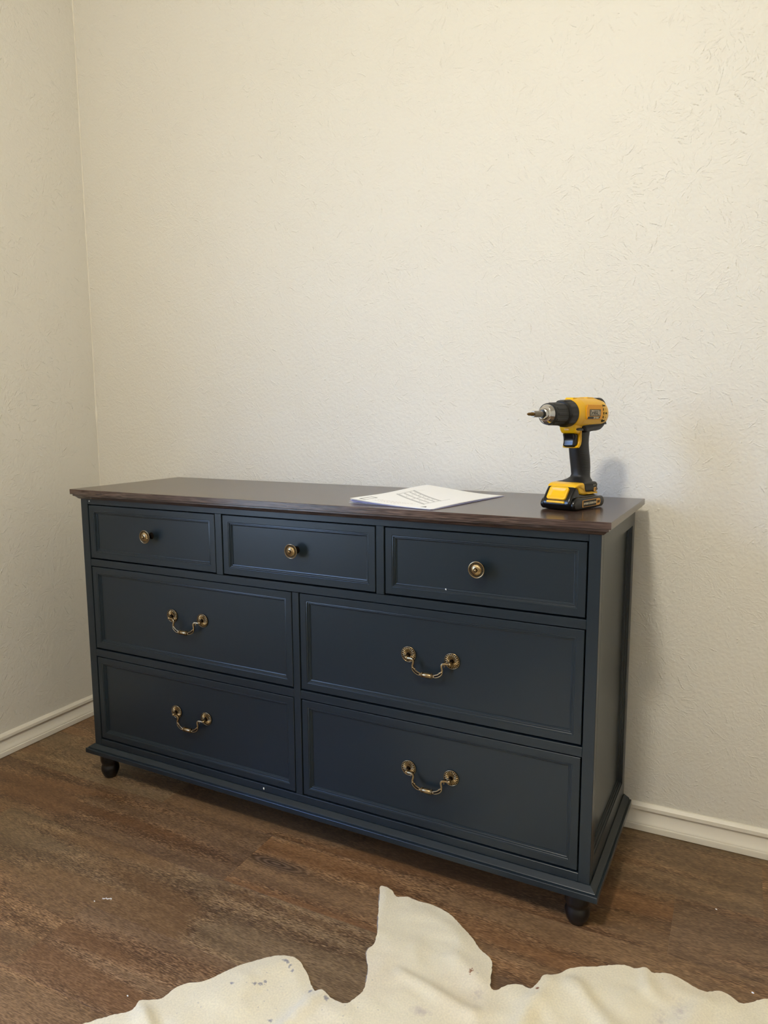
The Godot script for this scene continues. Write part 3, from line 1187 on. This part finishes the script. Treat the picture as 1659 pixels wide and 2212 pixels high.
func build_drill() -> void:
	var d := thing("cordless_drill", "yellow and black cordless drill standing on the right end of the dresser top", "drill")
	var f := Vector3(-0.30, 0, 0.954).normalized()
	d.position = dr(Vector3(-0.108, 0.8, -0.183))
	# local x points along the bit; the side with the lettering faces local -z
	var yaw := atan2(-f.z, f.x) + YAW
	d.rotation.y = yaw
	var ax := 0.1880
	put("bit_holder", shaft([Vector2(0.003, 0.118), Vector2(0.0060, 0.118), Vector2(0.0060, 0.1525), Vector2(0.0054, 0.1536), Vector2(0.003, 0.1536)], ax, 24), [M.steel], d, "grey steel bit holder")
	var g := Geo.new()
	g.xf = Transform3D(Basis(Vector3(0, 0, 1), -PI * 0.5), Vector3(0, ax, 0))
	g.lathe([Vector2(0.001, 0.150), Vector2(0.0036, 0.150), Vector2(0.0036, 0.1585), Vector2(0.0030, 0.1600), Vector2(0.0030, 0.1640), Vector2(0.0028, 0.1670), Vector2(0.0008, 0.1726)], 32, [-0.42, 4.0, 0.1630, 1.0, 0.0])
	put("screwdriver_bit", g.mesh(30.0), [M.tip], d, "small cross-head screwdriver bit")
	put("chuck_nose", shaft([Vector2(0.0060, 0.1180), Vector2(0.0072, 0.1228), Vector2(0.0086, 0.1232), Vector2(0.0098, 0.1224), Vector2(0.0103, 0.1205), Vector2(0.0104, 0.1165), Vector2(0.0110, 0.1155), Vector2(0.0140, 0.1146), Vector2(0.0149, 0.1138), Vector2(0.0153, 0.1120), Vector2(0.0182, 0.1078), Vector2(0.0186, 0.1060), Vector2(0.010, 0.1040)], ax, 48), [M.chrome], d, "shiny steel nose of the chuck")
	put("chuck_jaw", shaft([Vector2(0.001, 0.118), Vector2(0.0069, 0.118), Vector2(0.0068, 0.1250), Vector2(0.0058, 0.1280), Vector2(0.003, 0.1280)], ax, 24), [M.ink], d)
	var flute := [0.055, 12.0, 0.0655, 0.0985, -0.1]
	put("chuck_sleeve", shaft([Vector2(0.0184, 0.1064), Vector2(0.0194, 0.1066), Vector2(0.0203, 0.1050), Vector2(0.0207, 0.1015), Vector2(0.0206, 0.0990), Vector2(0.0204, 0.0980), Vector2(0.0208, 0.0800), Vector2(0.0213, 0.0660), Vector2(0.0213, 0.0650), Vector2(0.0216, 0.0590), Vector2(0.015, 0.0580)], ax, 132, flute), [M.rubber], d)
	var nub := [0.045, 9.0, 0.0365, 0.0565, 0.3]
	put("clutch_collar", shaft([Vector2(0.0190, 0.0615), Vector2(0.0225, 0.0610), Vector2(0.0240, 0.0575), Vector2(0.0248, 0.0560), Vector2(0.0256, 0.0500), Vector2(0.0262, 0.0370), Vector2(0.0266, 0.0360), Vector2(0.0268, 0.0330), Vector2(0.020, 0.0325)], ax + 0.0010, 128, nub), [M.rubber], d)
	# yellow motor housing
	g = Geo.new()
	var rings := []
	for s: Array in [[0.0345, 0.0270, 0.0270, 1.0, 0.0], [0.0330, 0.0285, 0.0282, 1.0, 0.0], [0.0200, 0.0296, 0.0288, 0.92, 0.0003], [0.0150, 0.0299, 0.0290, 0.90, 0.0004], [0.0130, 0.0304, 0.0296, 0.88, 0.0005], [-0.0350, 0.0306, 0.0298, 0.86, 0.0006], [-0.0600, 0.0304, 0.0296, 0.86, 0.0006], [-0.0750, 0.0286, 0.0280, 0.88, 0.0], [-0.0835, 0.0252, 0.0255, 0.92, -0.0006], [-0.0880, 0.0200, 0.0208, 0.96, -0.0010], [-0.0900, 0.0136, 0.0145, 1.0, -0.0010]]:
		rings.append(se_ring(s[0], ax + 0.0005 + s[4], s[1], s[2], s[3], 48))
	g.loft(rings)
	var body := put("motor_housing", g.mesh(40.0), [M.yellow], d, "yellow plastic motor housing")
	for s: Array in [[[30, 216, 27, 219.6, -12, 220.4, -16, 217.5], 9.0], [[-22, 217.5, -26, 221.2, -50, 220.8, -56, 217], 10.0], [[8, 206, 4, 212.0, -52, 211.6, -58, 205], 20.5]]:
		g = Geo.new()
		g.slab(pl(s[0]), s[1] * 0.001, 0.0015, 2)
		put("rib", g.mesh(30.0), [M.yellow], body)
	for s: Array in [[22, 6]]:
		g = Geo.new()
		g.box(Vector3(s[0] * 0.001, 0.2190, -0.003), Vector3(0.0010, 0.0016, 0.010))
		put("seam", g.mesh(), [M.slot], body)
	# rear vents on the side
	for c in 2:
		for r in 5:
			var yy := ax + 0.0155 - r * 0.0074
			var bend := -0.0016 * absf(r - 2.0) * (1.0 if c == 0 else 1.6)
			g = Geo.new()
			g.box(Vector3(-0.0560 - bend - c * 0.0105, yy, -(0.0292 - c * 0.0010 - absf(r - 2.0) * (0.0006 + c * 0.0004))), Vector3(0.0026 if c == 0 else 0.0062, 0.0052 if c == 0 else 0.0036, 0.0022))
			put("vent_slot", g.mesh(), [M.slot], body)
	# raised label panel
	g = Geo.new()
	g.slab(pl([10.0, 205.6, -47.5, 205.6, -50.5, 199, -52, 191, -50.5, 183, -48, 176.8, 10.5, 176.8, 13, 184, 13.6, 191, 12.6, 199]), 0.0012, 0.0005, 1)
	var panel := put("label_panel", g.mesh(30.0), [M.orange_label], d, "orange label panel on the side of the housing")
	panel.position = Vector3(0, 0, -0.0296)
	g = Geo.new()
	g.box(Vector3(-0.0195, 0.1898, -0.0014), Vector3(0.0430, 0.0132, 0.0004))
	put("logo_box", g.mesh(), [M.ink], panel)
	g = Geo.new()
	g.box(Vector3(-0.0195, 0.1898, -0.0017), Vector3(0.0400, 0.0104, 0.0003))
	put("logo_ground", g.mesh(), [M.print_pale], panel)
	text("logo_lettering", "DeWALT", 0.0095, 0.0386, Vector3(-0.0195, 0.1898, -0.0019), panel, M.ink, true)
	g = Geo.new()
	g.slab(pl([7, 182.3, -40, 182.3, -35, 177.8, 11, 177.8]), 0.0003)
	put("stripe", g.mesh(), [M.ink], panel).position = Vector3(0, 0, -0.0013)
	text("stripe_lettering", "20V MAX", 0.0034, 0.0210, Vector3(-0.0230, 0.1801, -0.0018), panel, M.print_pale, true)
	# black rear cap and lower cover
	g = Geo.new()
	g.slab(rounded(pl([-54, 216.5, -60, 220.6, -74, 219.5, -85, 213.5, -91, 206, -93, 197, -89, 192, -84, 198, -76, 209, -64, 212]), 2), 0.0165, 0.003, 3)
	put("rear_cap", g.mesh(40.0), [M.rubber], d)
	g = Geo.new()
	g.slab(rounded(pl([7, 168, -80, 174, -85, 172.5, -79, 166.5, -69, 158.0, -55, 153.8, -34, 153.5, -10, 150, 0, 152, 5, 160]), 1), 0.0235, 0.007, 3)
	put("motor_cover", g.mesh(40.0), [M.rubber], d)
	# grip: sections up the handle [y, front, back, half width]
	g = Geo.new()
	rings = []
	for s: Array in [[166, 2, -36, 16.0], [152, 2, -37, 16.5], [140, 5, -36, 16.0], [129, 8, -36, 16.0], [118, 9, -38, 16.2], [98, 4, -42.5, 16.6], [80, -1, -44.5, 16.6], [66, -4, -44, 16.4], [61, -1, -43.5, 17.5], [57.5, 7, -42.5, 21], [55, 15, -41, 26.0], [53, 20, -38, 28.5], [49, 22, -37, 30.0]]:
		var r := PackedVector3Array()
		var cx: float = (s[1] + s[2]) * 0.0005
		var hx: float = (s[1] - s[2]) * 0.0005
		for i in 40:
			var a := TAU * i / 40
			r.append(Vector3(cx + hx * signf(cos(a)) * pow(absf(cos(a)), 0.75), s[0] * 0.001, s[3] * 0.001 * signf(sin(a)) * pow(absf(sin(a)), 0.75)))
		rings.append(r)
	g.loft(rings)
	var grip := put("grip", g.mesh(45.0), [M.rubber], d, "black ribbed rubber grip")
	for k in 13:         # fine ribs round the front half of the grip
		g = Geo.new()
		var yy := 0.112 - k * 0.0033
		var u := clampf((0.118 - yy) / 0.038, 0.0, 1.0)
		var fx := lerpf(0.0085, -0.0010, u)
		var bx := lerpf(-0.0388, -0.0445, u)
		var path := []
		var rad := []
		for i in 9:
			var a := deg_to_rad(lerpf(-38.0, -100.0, i / 8.0) + 3.0 * sin(k * 0.5))
			path.append(Vector3((fx + bx) * 0.5 + (fx - bx) * 0.5 * pow(cos(a), 0.75) if cos(a) > 0.0 else (fx + bx) * 0.5 - (fx - bx) * 0.5 * pow(-cos(a), 0.75), yy, -0.0165 * pow(-sin(a), 0.75)))
			rad.append(0.00075 if i > 0 and i < 8 else 0.0002)
		g.tube(path, rad, 6)
		put("grip_rib", g.mesh(), [M.rubber], grip)
	# yellow front of the handle, trigger, direction switch
	g = Geo.new()
	g.slab(rounded(pl([34, 171, 35.5, 163, 32.5, 155, 28, 150, 22, 148.6, 14, 148.3, 12, 145, 12, 132, 17, 126.5, 22, 124.5, 21, 120.5, 12, 120.5, 9, 128, 8, 132, 4.5, 135, 3.5, 142, 3.5, 166, 6, 172]), 1), 0.0178, 0.005, 3)
	var yh := put("trigger_housing", g.mesh(40.0), [M.yellow], d, "yellow plastic trigger housing")
	g = Geo.new()
	g.box(Vector3(0.0340, 0.1575, 0), Vector3(0.003, 0.0045, 0.011), 0.0012)
	put("work_light", g.mesh(), [M.tan], yh)
	g = Geo.new()
	g.slab(rounded(pl([31, 151, 26.5, 142, 25, 134, 27.5, 126.5, 25, 122.8, 18, 122.0, 13, 126, 11, 134, 11, 151]), 1), 0.0145, 0.0060, 3)
	put("trigger", g.mesh(40.0), [M.plastic], d, "black glossy trigger")
	g = Geo.new()
	g.slab(rounded(pl([29, 160.2, 29, 155.8, 8, 154.8, -6, 155.0, -6, 160.6, 8, 160.8]), 1), 0.0195, 0.0012, 1)
	put("direction_switch", g.mesh(40.0), [M.plastic], d)
	# foot of the tool: black shoe over a yellow skirt
	g = Geo.new()
	g.slab(rounded(pl([16, 54.0, -30, 53.5, -36, 50, -37, 45, -35.5, 42, -39, 38.5, -38, 34, -30, 31.0, 10, 31.5, 15.5, 34.5, 18, 46, 20, 51]), 1), 0.0335, 0.006, 3)
	var shoe := put("tool_foot", g.mesh(40.0), [M.rubber], d)
	g = Geo.new()
	g.box(Vector3(-0.0235, 0.0375, -0.0336), Vector3(0.0088, 0.0080, 0.0008), 0.0003)
	var bt := put("charge_button", g.mesh(), [M.tan], shoe, "small tan button with a bolt mark")
	g = Geo.new()
	g.slab(pl([-1.2, 2.4, 1.0, 2.4, 0.2, 0.4, 1.2, 0.4, -1.0, -2.6, -0.3, -0.4, -1.3, -0.4]), 0.0003)
	put("bolt_mark", g.mesh(), [M.ink], shoe).position = Vector3(-0.0235, 0.0375, -0.0342)
	g = Geo.new()
	g.box(Vector3(-0.0210, 0.0462, -0.0330), Vector3(0.0125, 0.0030, 0.0012), 0.0008)
	put("light_window", g.mesh(), [M.ink], shoe)
	for s: Array in [[-0.0185, 0.0016], [-0.0235, 0.0012]]:
		g = Geo.new()
		g.box(Vector3(s[0], 0.0462, -0.0337), Vector3(0.0020, s[1], 0.0004))
		put("charge_light", g.mesh(), [M.print_pale], shoe)
	g = Geo.new()
	g.slab(rounded(pl([49, 45.5, 44, 50.5, 34, 52.6, 18, 53.0, 12, 50, 12, 34.0, -32, 32.5, -38, 31.5, -38, 28.0, 33, 28.5, 38, 40, 44, 43.5]), 1), 0.0325, 0.004, 3)
	put("skirt", g.mesh(40.0), [M.yellow], d, "yellow skirt over the battery")
	# battery: core, side rails, release button
	g = Geo.new()
	g.slab(rounded(pl([64, 5, 59, 0.8, -44, 0.8, -47, 10, -44, 28.5, 30, 28.5, 34, 42, 46, 46.5, 50, 44.5, 68, 20.5, 69, 12]), 1), 0.0315, 0.005, 3)
	var bat := put("battery", g.mesh(40.0), [M.plastic], d, "black battery pack in the foot of the drill")
	for s: float in [-1.0, 1.0]:
		g = Geo.new()
		g.slab(rounded(pl([58, 22, 48, 26.5, 30, 24.5, -44, 24.5, -53, 20.0, -56, 12.5, -53, 4.5, -45, 0.4, 54, 0.4, 62, 4.0, 65, 11, 62, 18]), 1), 0.0050, 0.0042, 3)
		put("side_rail", g.mesh(40.0), [M.plastic], bat).position = Vector3(0, 0, s * 0.0335)
	# the slanted front holds the yellow release button
	var face := Transform3D(Basis(Vector3(0, 0, 1), -0.960), Vector3(0.0606, 0.0336, 0))
	g = Geo.new()
	g.xf = face
	var br := []
	for p: Vector2 in [Vector2(0.0, -0.004), Vector2(0.0, 0.0012), Vector2(0.0006, 0.0022), Vector2(0.0016, 0.0026), Vector2(0.0036, 0.0026), Vector2(0.0052, 0.0018), Vector2(0.0078, 0.0006), Vector2(0.0100, 0.0003)]:
		var r := PackedVector3Array()
		var round_r := maxf(0.0052 - p.x, 0.0012)
		var hx := 0.0142 - p.x
		var hz := 0.0212 - p.x
		for q in 4:
			for m in 6:
				var an := PI * 0.5 * (q + m / 5.0)
				var cx := (hx - round_r) * (1.0 if q == 0 or q == 3 else -1.0)
				var cz := (hz - round_r) * (1.0 if q < 2 else -1.0)
				r.append(Vector3(cx + cos(an) * round_r, p.y, cz + sin(an) * round_r))
		br.append(r)
	g.loft(br)
	put("release_button", g.mesh(25.0), [M.yellow], bat, "bright yellow battery release button")
	g = Geo.new()
	g.box(Vector3(0.0688, 0.0172, 0), Vector3(0.0034, 0.0046, 0.0400), 0.0012)
	put("release_lip", g.mesh(), [M.yellow], bat)
	# battery label
	g = Geo.new()
	g.slab(rounded(pl([32, 5.8, 32, 19.4, -31, 19.4, -36, 18.2, -38, 12.6, -36, 7.0, -31, 5.8]), 0), 0.0005)
	var lb := put("battery_label", g.mesh(), [M.tan], bat, "black and tan battery label")
	lb.position = Vector3(0, 0, -0.0385)
	g = Geo.new()
	g.box(Vector3(0.0052, 0.0126, -0.0006), Vector3(0.0505, 0.0116, 0.0004))
	put("label_ground", g.mesh(), [M.ink], lb)
	text("label_lettering", "20V MAX LITHIUM ION", 0.0042, 0.0470, Vector3(0.0052, 0.0126, -0.0010), lb, M.print_pale, true)
	text("label_number", "20V", 0.0056, 0.0120, Vector3(-0.0290, 0.0126, -0.0008), lb, M.ink, true)


func text(called: String, words: String, high: float, wide: float, at: Vector3, parent: Node3D, m: Material, flip: bool) -> void:
	var tm := TextMesh.new()
	var fnt := SystemFont.new()
	fnt.font_names = PackedStringArray(["Droid Sans"])
	fnt.font_weight = 700
	tm.font = fnt
	tm.font_size = 48
	tm.text = words
	tm.pixel_size = 0.001
	tm.depth = 0.01
	var o := put(called, tm, [m], parent)
	var b := tm.get_aabb()
	var s := Vector3(wide / maxf(b.size.x, 1e-4), high / maxf(b.size.y, 1e-4), 0.03)
	var bas := Basis(Vector3.UP, PI if flip else 0.0).scaled(s)
	o.transform = Transform3D(bas, at - bas * b.get_center())


# ------------------------------------------------------------------ booklet
func build_booklet() -> void:
	var d := thing("instruction_booklet", "white paper assembly booklet with a dresser drawing lying on the dresser top", "booklet")
	var ang := 0.172
	var corner := dr(Vector3(-0.352, 0.8, -0.020))      # the corner nearest the camera
	d.position = corner
	d.rotation.y = YAW - ang
	# local -x runs along the short edge to the left, -z along the long edge to the back
	var w := 0.210
	var h := 0.297
	for k in 6:
		var g := Geo.new()
		var nx := 14
		var nz := 18
		var top := k == 5
		var grid := []
		for i in nx + 1:
			var row := PackedVector3Array()
			for j in nz + 1:
				var u := float(i) / nx
				var t := float(j) / nz
				var lift := 0.0005 + k * 0.00028
				# the folded spine at the left springs open, the back stands up, the right edge stays down
				var spring := pow(u, 2.2) * (1.0 - 0.2 * t) * 0.0082 * (k / 5.0)
				var back := smoothstep(0.30, 1.0, t) * smoothstep(0.15, 0.95, u) * 0.0068 * (k / 5.0)
				var sag := 0.0020 * sin(PI * t) * (1.0 - u) * (k / 5.0)
				var shift := Vector3(0, 0, 0)
				if not top:
					shift = Vector3(0.0012 * (k - 2) + (0.006 if k == 1 else 0.0), 0, 0.0010 * (k % 3) - (0.004 if k == 1 else 0.0))
				row.append(Vector3(-u * w, lift + spring + back + sag, -t * h) + shift)
			grid.append(row)
		for i in nx:
			for j in nz:
				var a: Vector3 = grid[i][j]
				var b: Vector3 = grid[i + 1][j]
				var c: Vector3 = grid[i + 1][j + 1]
				var e: Vector3 = grid[i][j + 1]
				var ua := Vector2(1.0 - float(i) / nx, float(j) / nz)
				var ub := Vector2(1.0 - float(i + 1) / nx, float(j) / nz)
				var uc := Vector2(1.0 - float(i + 1) / nx, float(j + 1) / nz)
				var ue := Vector2(1.0 - float(i) / nx, float(j + 1) / nz)
				g.tri(a, c, b, cuv(ua), cuv(uc), cuv(ub))
				g.tri(a, e, c, cuv(ua), cuv(ue), cuv(uc))
				var dn := Vector3(0, -0.00022, 0)
				g.cur = 1
				g.tri(a + dn, b + dn, c + dn)
				g.tri(a + dn, c + dn, e + dn)
				if i == 0:
					g.quad(a + dn, e + dn, e, a)
				if i == nx - 1:
					g.quad(c + dn, b + dn, b, c)
				if j == 0:
					g.quad(b + dn, a + dn, a, b)
				if j == nz - 1:
					g.quad(e + dn, c + dn, c, e)
				g.cur = 0
		put("cover" if top else "page", g.mesh(60.0), [M.cover, M.paper] if top else ([M.paper_blue, M.paper_blue] if k in [1, 2, 3] else [M.paper, M.paper]), d)


func cuv(u: Vector2) -> Vector2:      # the foot of the page lies along the edge nearest the camera
	return Vector2(u.x, 1.0 - u.y)


# ------------------------------------------------------------------ hide
func hide_height(p: Vector2, edge: float) -> float:
	var h := 0.0035
	for r: Array in [[1.644, 0.575, 1.632, 0.72, 0.016, 0.011], [1.415, 0.674, 1.56, 0.705, 0.012, 0.006], [1.043, 0.929, 1.10, 0.965, 0.012, 0.008], [1.306, 0.775, 1.29, 0.88, 0.014, 0.010], [1.695, 0.565, 1.765, 0.64, 0.016, 0.008], [1.800, 0.478, 1.81, 0.52, 0.010, 0.006], [1.285, 0.48, 1.33, 0.60, 0.008, 0.005], [1.20, 0.74, 1.16, 0.86, 0.03, 0.006], [1.90, 0.50, 1.86, 0.62, 0.02, 0.007], [1.46, 0.52, 1.50, 0.60, 0.025, 0.004], [1.57, 0.64, 1.48, 0.60, 0.012, 0.003]]:
		var a := Vector2(r[0], r[1])
		var b := Vector2(r[2], r[3])
		var q := Geometry2D.get_closest_point_to_segment(p, a, b)
		h += r[5] * exp(-pow(p.distance_to(q) / r[4], 2))
	var u := wav.get_noise_2d(p.x * 100.0, p.y * 100.0)
	h += 0.0050 * maxf(0.0, u + 0.25)
	h += 0.0012 * wav.get_noise_2d(p.x * 420.0 + 50.0, p.y * 420.0)
	return maxf(h * (0.55 + 0.45 * smoothstep(0.0, 0.03, edge)), 0.0026)


var wav := FastNoiseLite.new()


func build_hide() -> void:
	wav.seed = 12
	wav.frequency = 0.08
	wav.fractal_octaves = 2
	# the rim in view, then the rest of the skin under and behind the camera
	var rim := pl([981, 1008, 1015, 968, 1043, 937, 1041, 926, 1048, 918, 1066, 905, 1075, 870, 1085, 857, 1105, 843, 1136, 794, 1160, 762, 1180, 742, 1202, 730, 1222, 726, 1240, 732, 1261, 746, 1285, 768, 1299, 778, 1306, 772, 1318, 774, 1336, 777, 1355, 775, 1367, 750, 1369, 734])
	rim.append_array(pl([1364, 716, 1349, 681, 1338, 665, 1331, 647, 1335, 633, 1330, 608, 1303, 547, 1284, 503, 1274, 471, 1279, 471, 1298, 476, 1316, 489, 1337, 481, 1364, 482, 1386, 479, 1411, 484, 1431, 491, 1467, 513, 1496, 535, 1522, 558, 1543, 569, 1559, 615, 1568, 637, 1572, 639]))
	rim.append_array(pl([1582, 627, 1590, 617, 1603, 608, 1614, 607, 1629, 610, 1637, 596, 1642, 573, 1651, 564, 1666, 548, 1677, 532, 1691, 520, 1721, 504, 1744, 489, 1765, 479, 1787, 478, 1802, 471, 1812, 477, 1838, 467, 1853, 468, 1871, 475, 1888, 482, 1899, 482, 1924, 468, 1937, 472, 1954, 483, 1966, 475, 1995, 452]))
	rim.append_array(pl([2060, 470, 2130, 520, 2210, 600, 2240, 690, 2330, 760, 2420, 800, 2450, 880, 2360, 960, 2300, 1080, 2280, 1250, 2330, 1400, 2440, 1500, 2520, 1640, 2480, 1740, 2360, 1720, 2260, 1620, 2120, 1650, 1960, 1800, 1900, 1960, 1800, 1980, 1720, 1840, 1540, 1760, 1380, 1840, 1240, 1960, 1140, 1940, 1120, 1800, 1200, 1620, 1230, 1460, 1180, 1300, 1080, 1240, 960, 1250, 900, 1180, 920, 1090]))
	var pts := PackedVector2Array()
	var rag := RandomNumberGenerator.new()
	rag.seed = 8
	for i in rim.size():          # close samples of a smooth curve through the rim, a little ragged
		var a := rim[i]
		var b := rim[(i + 1) % rim.size()]
		var p0 := rim[(i + rim.size() - 1) % rim.size()]
		var p3 := rim[(i + 2) % rim.size()]
		var seen := a.y < 1.05
		var n := maxi(1, int(a.distance_to(b) / (0.004 if seen else 0.02)))
		for k in n:
			var q := a.cubic_interpolate_in_time(b, p0, p3, float(k) / n, a.distance_to(b), -p0.distance_to(a), a.distance_to(b) + b.distance_to(p3))
			pts.append(q + Vector2(rag.randfn(0, 0.0004), rag.randfn(0, 0.0004)) * (1.0 if seen else 0.0))
	var whole := pts.duplicate()
	var nb := pts.size()
	var x := 0.88
	while x < 2.54:
		var z := 0.45
		while z < 2.0:
			var fine := z < 1.05 and x < 2.1
			var cell := 0.0085 if fine else 0.034
			if fine or (int(round((z - 0.45) / 0.0085)) % 4 == 0 and int(round((x - 0.88) / 0.0085)) % 4 == 0):
				var p := Vector2(x + cell * 0.25 * sin(z * 900.0), z + cell * 0.25 * sin(x * 1100.0))
				if Geometry2D.is_point_in_polygon(p, whole):
					var near := 1.0
					for k in nb:
						near = minf(near, p.distance_squared_to(pts[k]))
					if near > pow(0.0052 if fine else 0.02, 2):
						pts.append(p)
			z += 0.0085
		x += 0.0085
	var hgt := PackedFloat32Array()
	for i in pts.size():
		var near := 1.0
		if i < nb:
			near = 0.0
		else:
			for k in range(0, nb, 2):
				near = minf(near, pts[i].distance_squared_to(pts[k]))
			near = sqrt(near)
		hgt.append(hide_height(pts[i], near))
	var idx := Geometry2D.triangulate_delaunay(pts)
	var g := Geo.new()
	var th := 0.0022
	for i in range(0, idx.size(), 3):
		var a := idx[i]
		var b := idx[i + 1]
		var c := idx[i + 2]
		var mid := (pts[a] + pts[b] + pts[c]) / 3.0
		if not Geometry2D.is_point_in_polygon(mid, whole):
			continue
		if (pts[b] - pts[a]).cross(pts[c] - pts[a]) > 0:
			var sw := b
			b = c
			c = sw
		var p := [Vector3(pts[a].x, hgt[a], pts[a].y), Vector3(pts[b].x, hgt[b], pts[b].y), Vector3(pts[c].x, hgt[c], pts[c].y)]
		g.cur = 0
		g.tri(p[0], p[1], p[2], huv(pts[a]), huv(pts[b]), huv(pts[c]))
		g.cur = 1
		var dn := Vector3(0, -th, 0)
		g.tri(p[0] + dn, p[2] + dn, p[1] + dn)
	for k in nb:
		var j := (k + 1) % nb
		var a := Vector3(pts[k].x, hgt[k], pts[k].y)
		var b := Vector3(pts[j].x, hgt[j], pts[j].y)
		var dn := Vector3(0, -th, 0)
		g.quad(a, a + dn, b + dn, b)
	var o := thing("hide_rug", "cream raw animal hide rug with ragged edges lying on the plank floor", "rug")
	o.position = Vector3(1.7, 0, 1.1)
	# the grey hair side shows as a rim along the left edge of the neck
	var fr := Geo.new()
	for k in nb - 1:
		var c := pts[k]
		var e := pts[k + 1]
		if c.x > 1.262 and c.x < 1.372 and c.y > 0.495 and c.y < 0.72:
			var side := Vector2(-(e - c).y, (e - c).x).normalized()
			if Geometry2D.is_point_in_polygon(c + side * 0.004, whole):
				side = -side
			var wide := 0.0012 + 0.0010 * sin(c.y * 90.0)
			var i0 := Vector3(c.x - side.x * 0.004, 0.0022, c.y - side.y * 0.004)
			var i1 := Vector3(e.x - side.x * 0.004, 0.0022, e.y - side.y * 0.004)
			var o0 := Vector3(c.x + side.x * wide, 0.0012, c.y + side.y * wide)
			var o1 := Vector3(e.x + side.x * wide, 0.0012, e.y + side.y * wide)
			var low := Vector3(0, -0.0010, 0)
			var from := fr.n()
			fr.quad(i0, o0, o1, i1)
			fr.quad(i0 + low, i1 + low, o1 + low, o0 + low)
			fr.quad(o0, o0 + low, o1 + low, o1)
			fr.quad(i1, i1 + low, i0 + low, i0)
			fr.quad(i0, i0 + low, o0 + low, o0)
			fr.quad(o1, o1 + low, i1 + low, i1)
			fr.fix(from)
	put("hair_edge", fr.mesh(), [M.hide_edge], o, "grey hair showing along the neck edge").position = -o.position
	var m := put("skin", g.mesh(70.0), [M.hide, M.hide_edge], o)
	m.position = -o.position


func huv(p: Vector2) -> Vector2:
	return (p - Vector2(0.65, 0.42)) / 2.1


# ------------------------------------------------------------------ bits of packing foam
func build_crumbs() -> void:
	var g := Geo.new()
	ball(g, Vector3(0, 0.0010, 0), 0.0014, 8, 5, Vector3(1.3, 0.7, 0.9))
	ball(g, Vector3(0.0013, 0.0009, 0.0006), 0.0010, 7, 4, Vector3(1.2, 0.8, 1.0))
	var m := g.mesh(50.0)
	var spots := [
		[dr(Vector3(-1.3170, 0.7700, ZF + 0.0006)), 1.3, "white foam crumb stuck under the left end of the dresser top", true],
		[dr(Vector3(-0.318, 0.6425, ZF - 0.0035)), 1.2, "white foam crumb on the lower edge of the top right drawer", true],
		[dr(Vector3(-0.7800, 0.1085, ZF + 0.0006)), 1.6, "white foam crumb on the bottom rail above the base moulding", true],
		[Vector3(1.908, 0.0, 0.241), 1.0, "white foam crumb on the floor right of the dresser's front foot", false],
		[Vector3(1.972, 0.0, 0.446), 1.1, "cream foam crumb on the floor beside the hide's right edge", false],
		[Vector3(1.009, 0.0, 0.922), 0.9, "tiny white foam crumb on the floor by the hide's left edge", false],
		[Vector3(0.762, 0.0, 0.770), 0.9, "small white foam crumb left of the flaked white shaving", false],
	]
	for s: Array in spots:
		var o := put("foam_crumb", m, [M.foam], self)
		tag(o, s[2], "crumb", "scattered foam crumbs")
		o.position = s[0]
		o.scale = Vector3.ONE * s[1]
		if s[3]:
			o.rotation = Vector3(PI * 0.5, 0, 0.9)
	# a flaked shaving on the floor
	g = Geo.new()
	var rng := RandomNumberGenerator.new()
	rng.seed = 3
	for k in 9:
		var p := Vector3((k - 5) * 0.0022, 0.0006, rng.randfn(0, 0.0012) - k * 0.0007)
		g.xf = Transform3D(Basis(Vector3.UP, rng.randf() * TAU) * Basis(Vector3.RIGHT, rng.randfn(0, 0.2)), p)
		g.box(Vector3(0, 0.0004, 0), Vector3(0.0034 * rng.randf_range(0.6, 1.5), 0.0007, 0.0011), 0.0002)
	g.xf = Transform3D.IDENTITY
	var fl := put("foam_shaving", g.mesh(), [M.foam], self)
	tag(fl, "flaked white shaving on the bare floor left of the hide", "shaving")
	fl.position = Vector3(0.782, 0.0, 0.757)
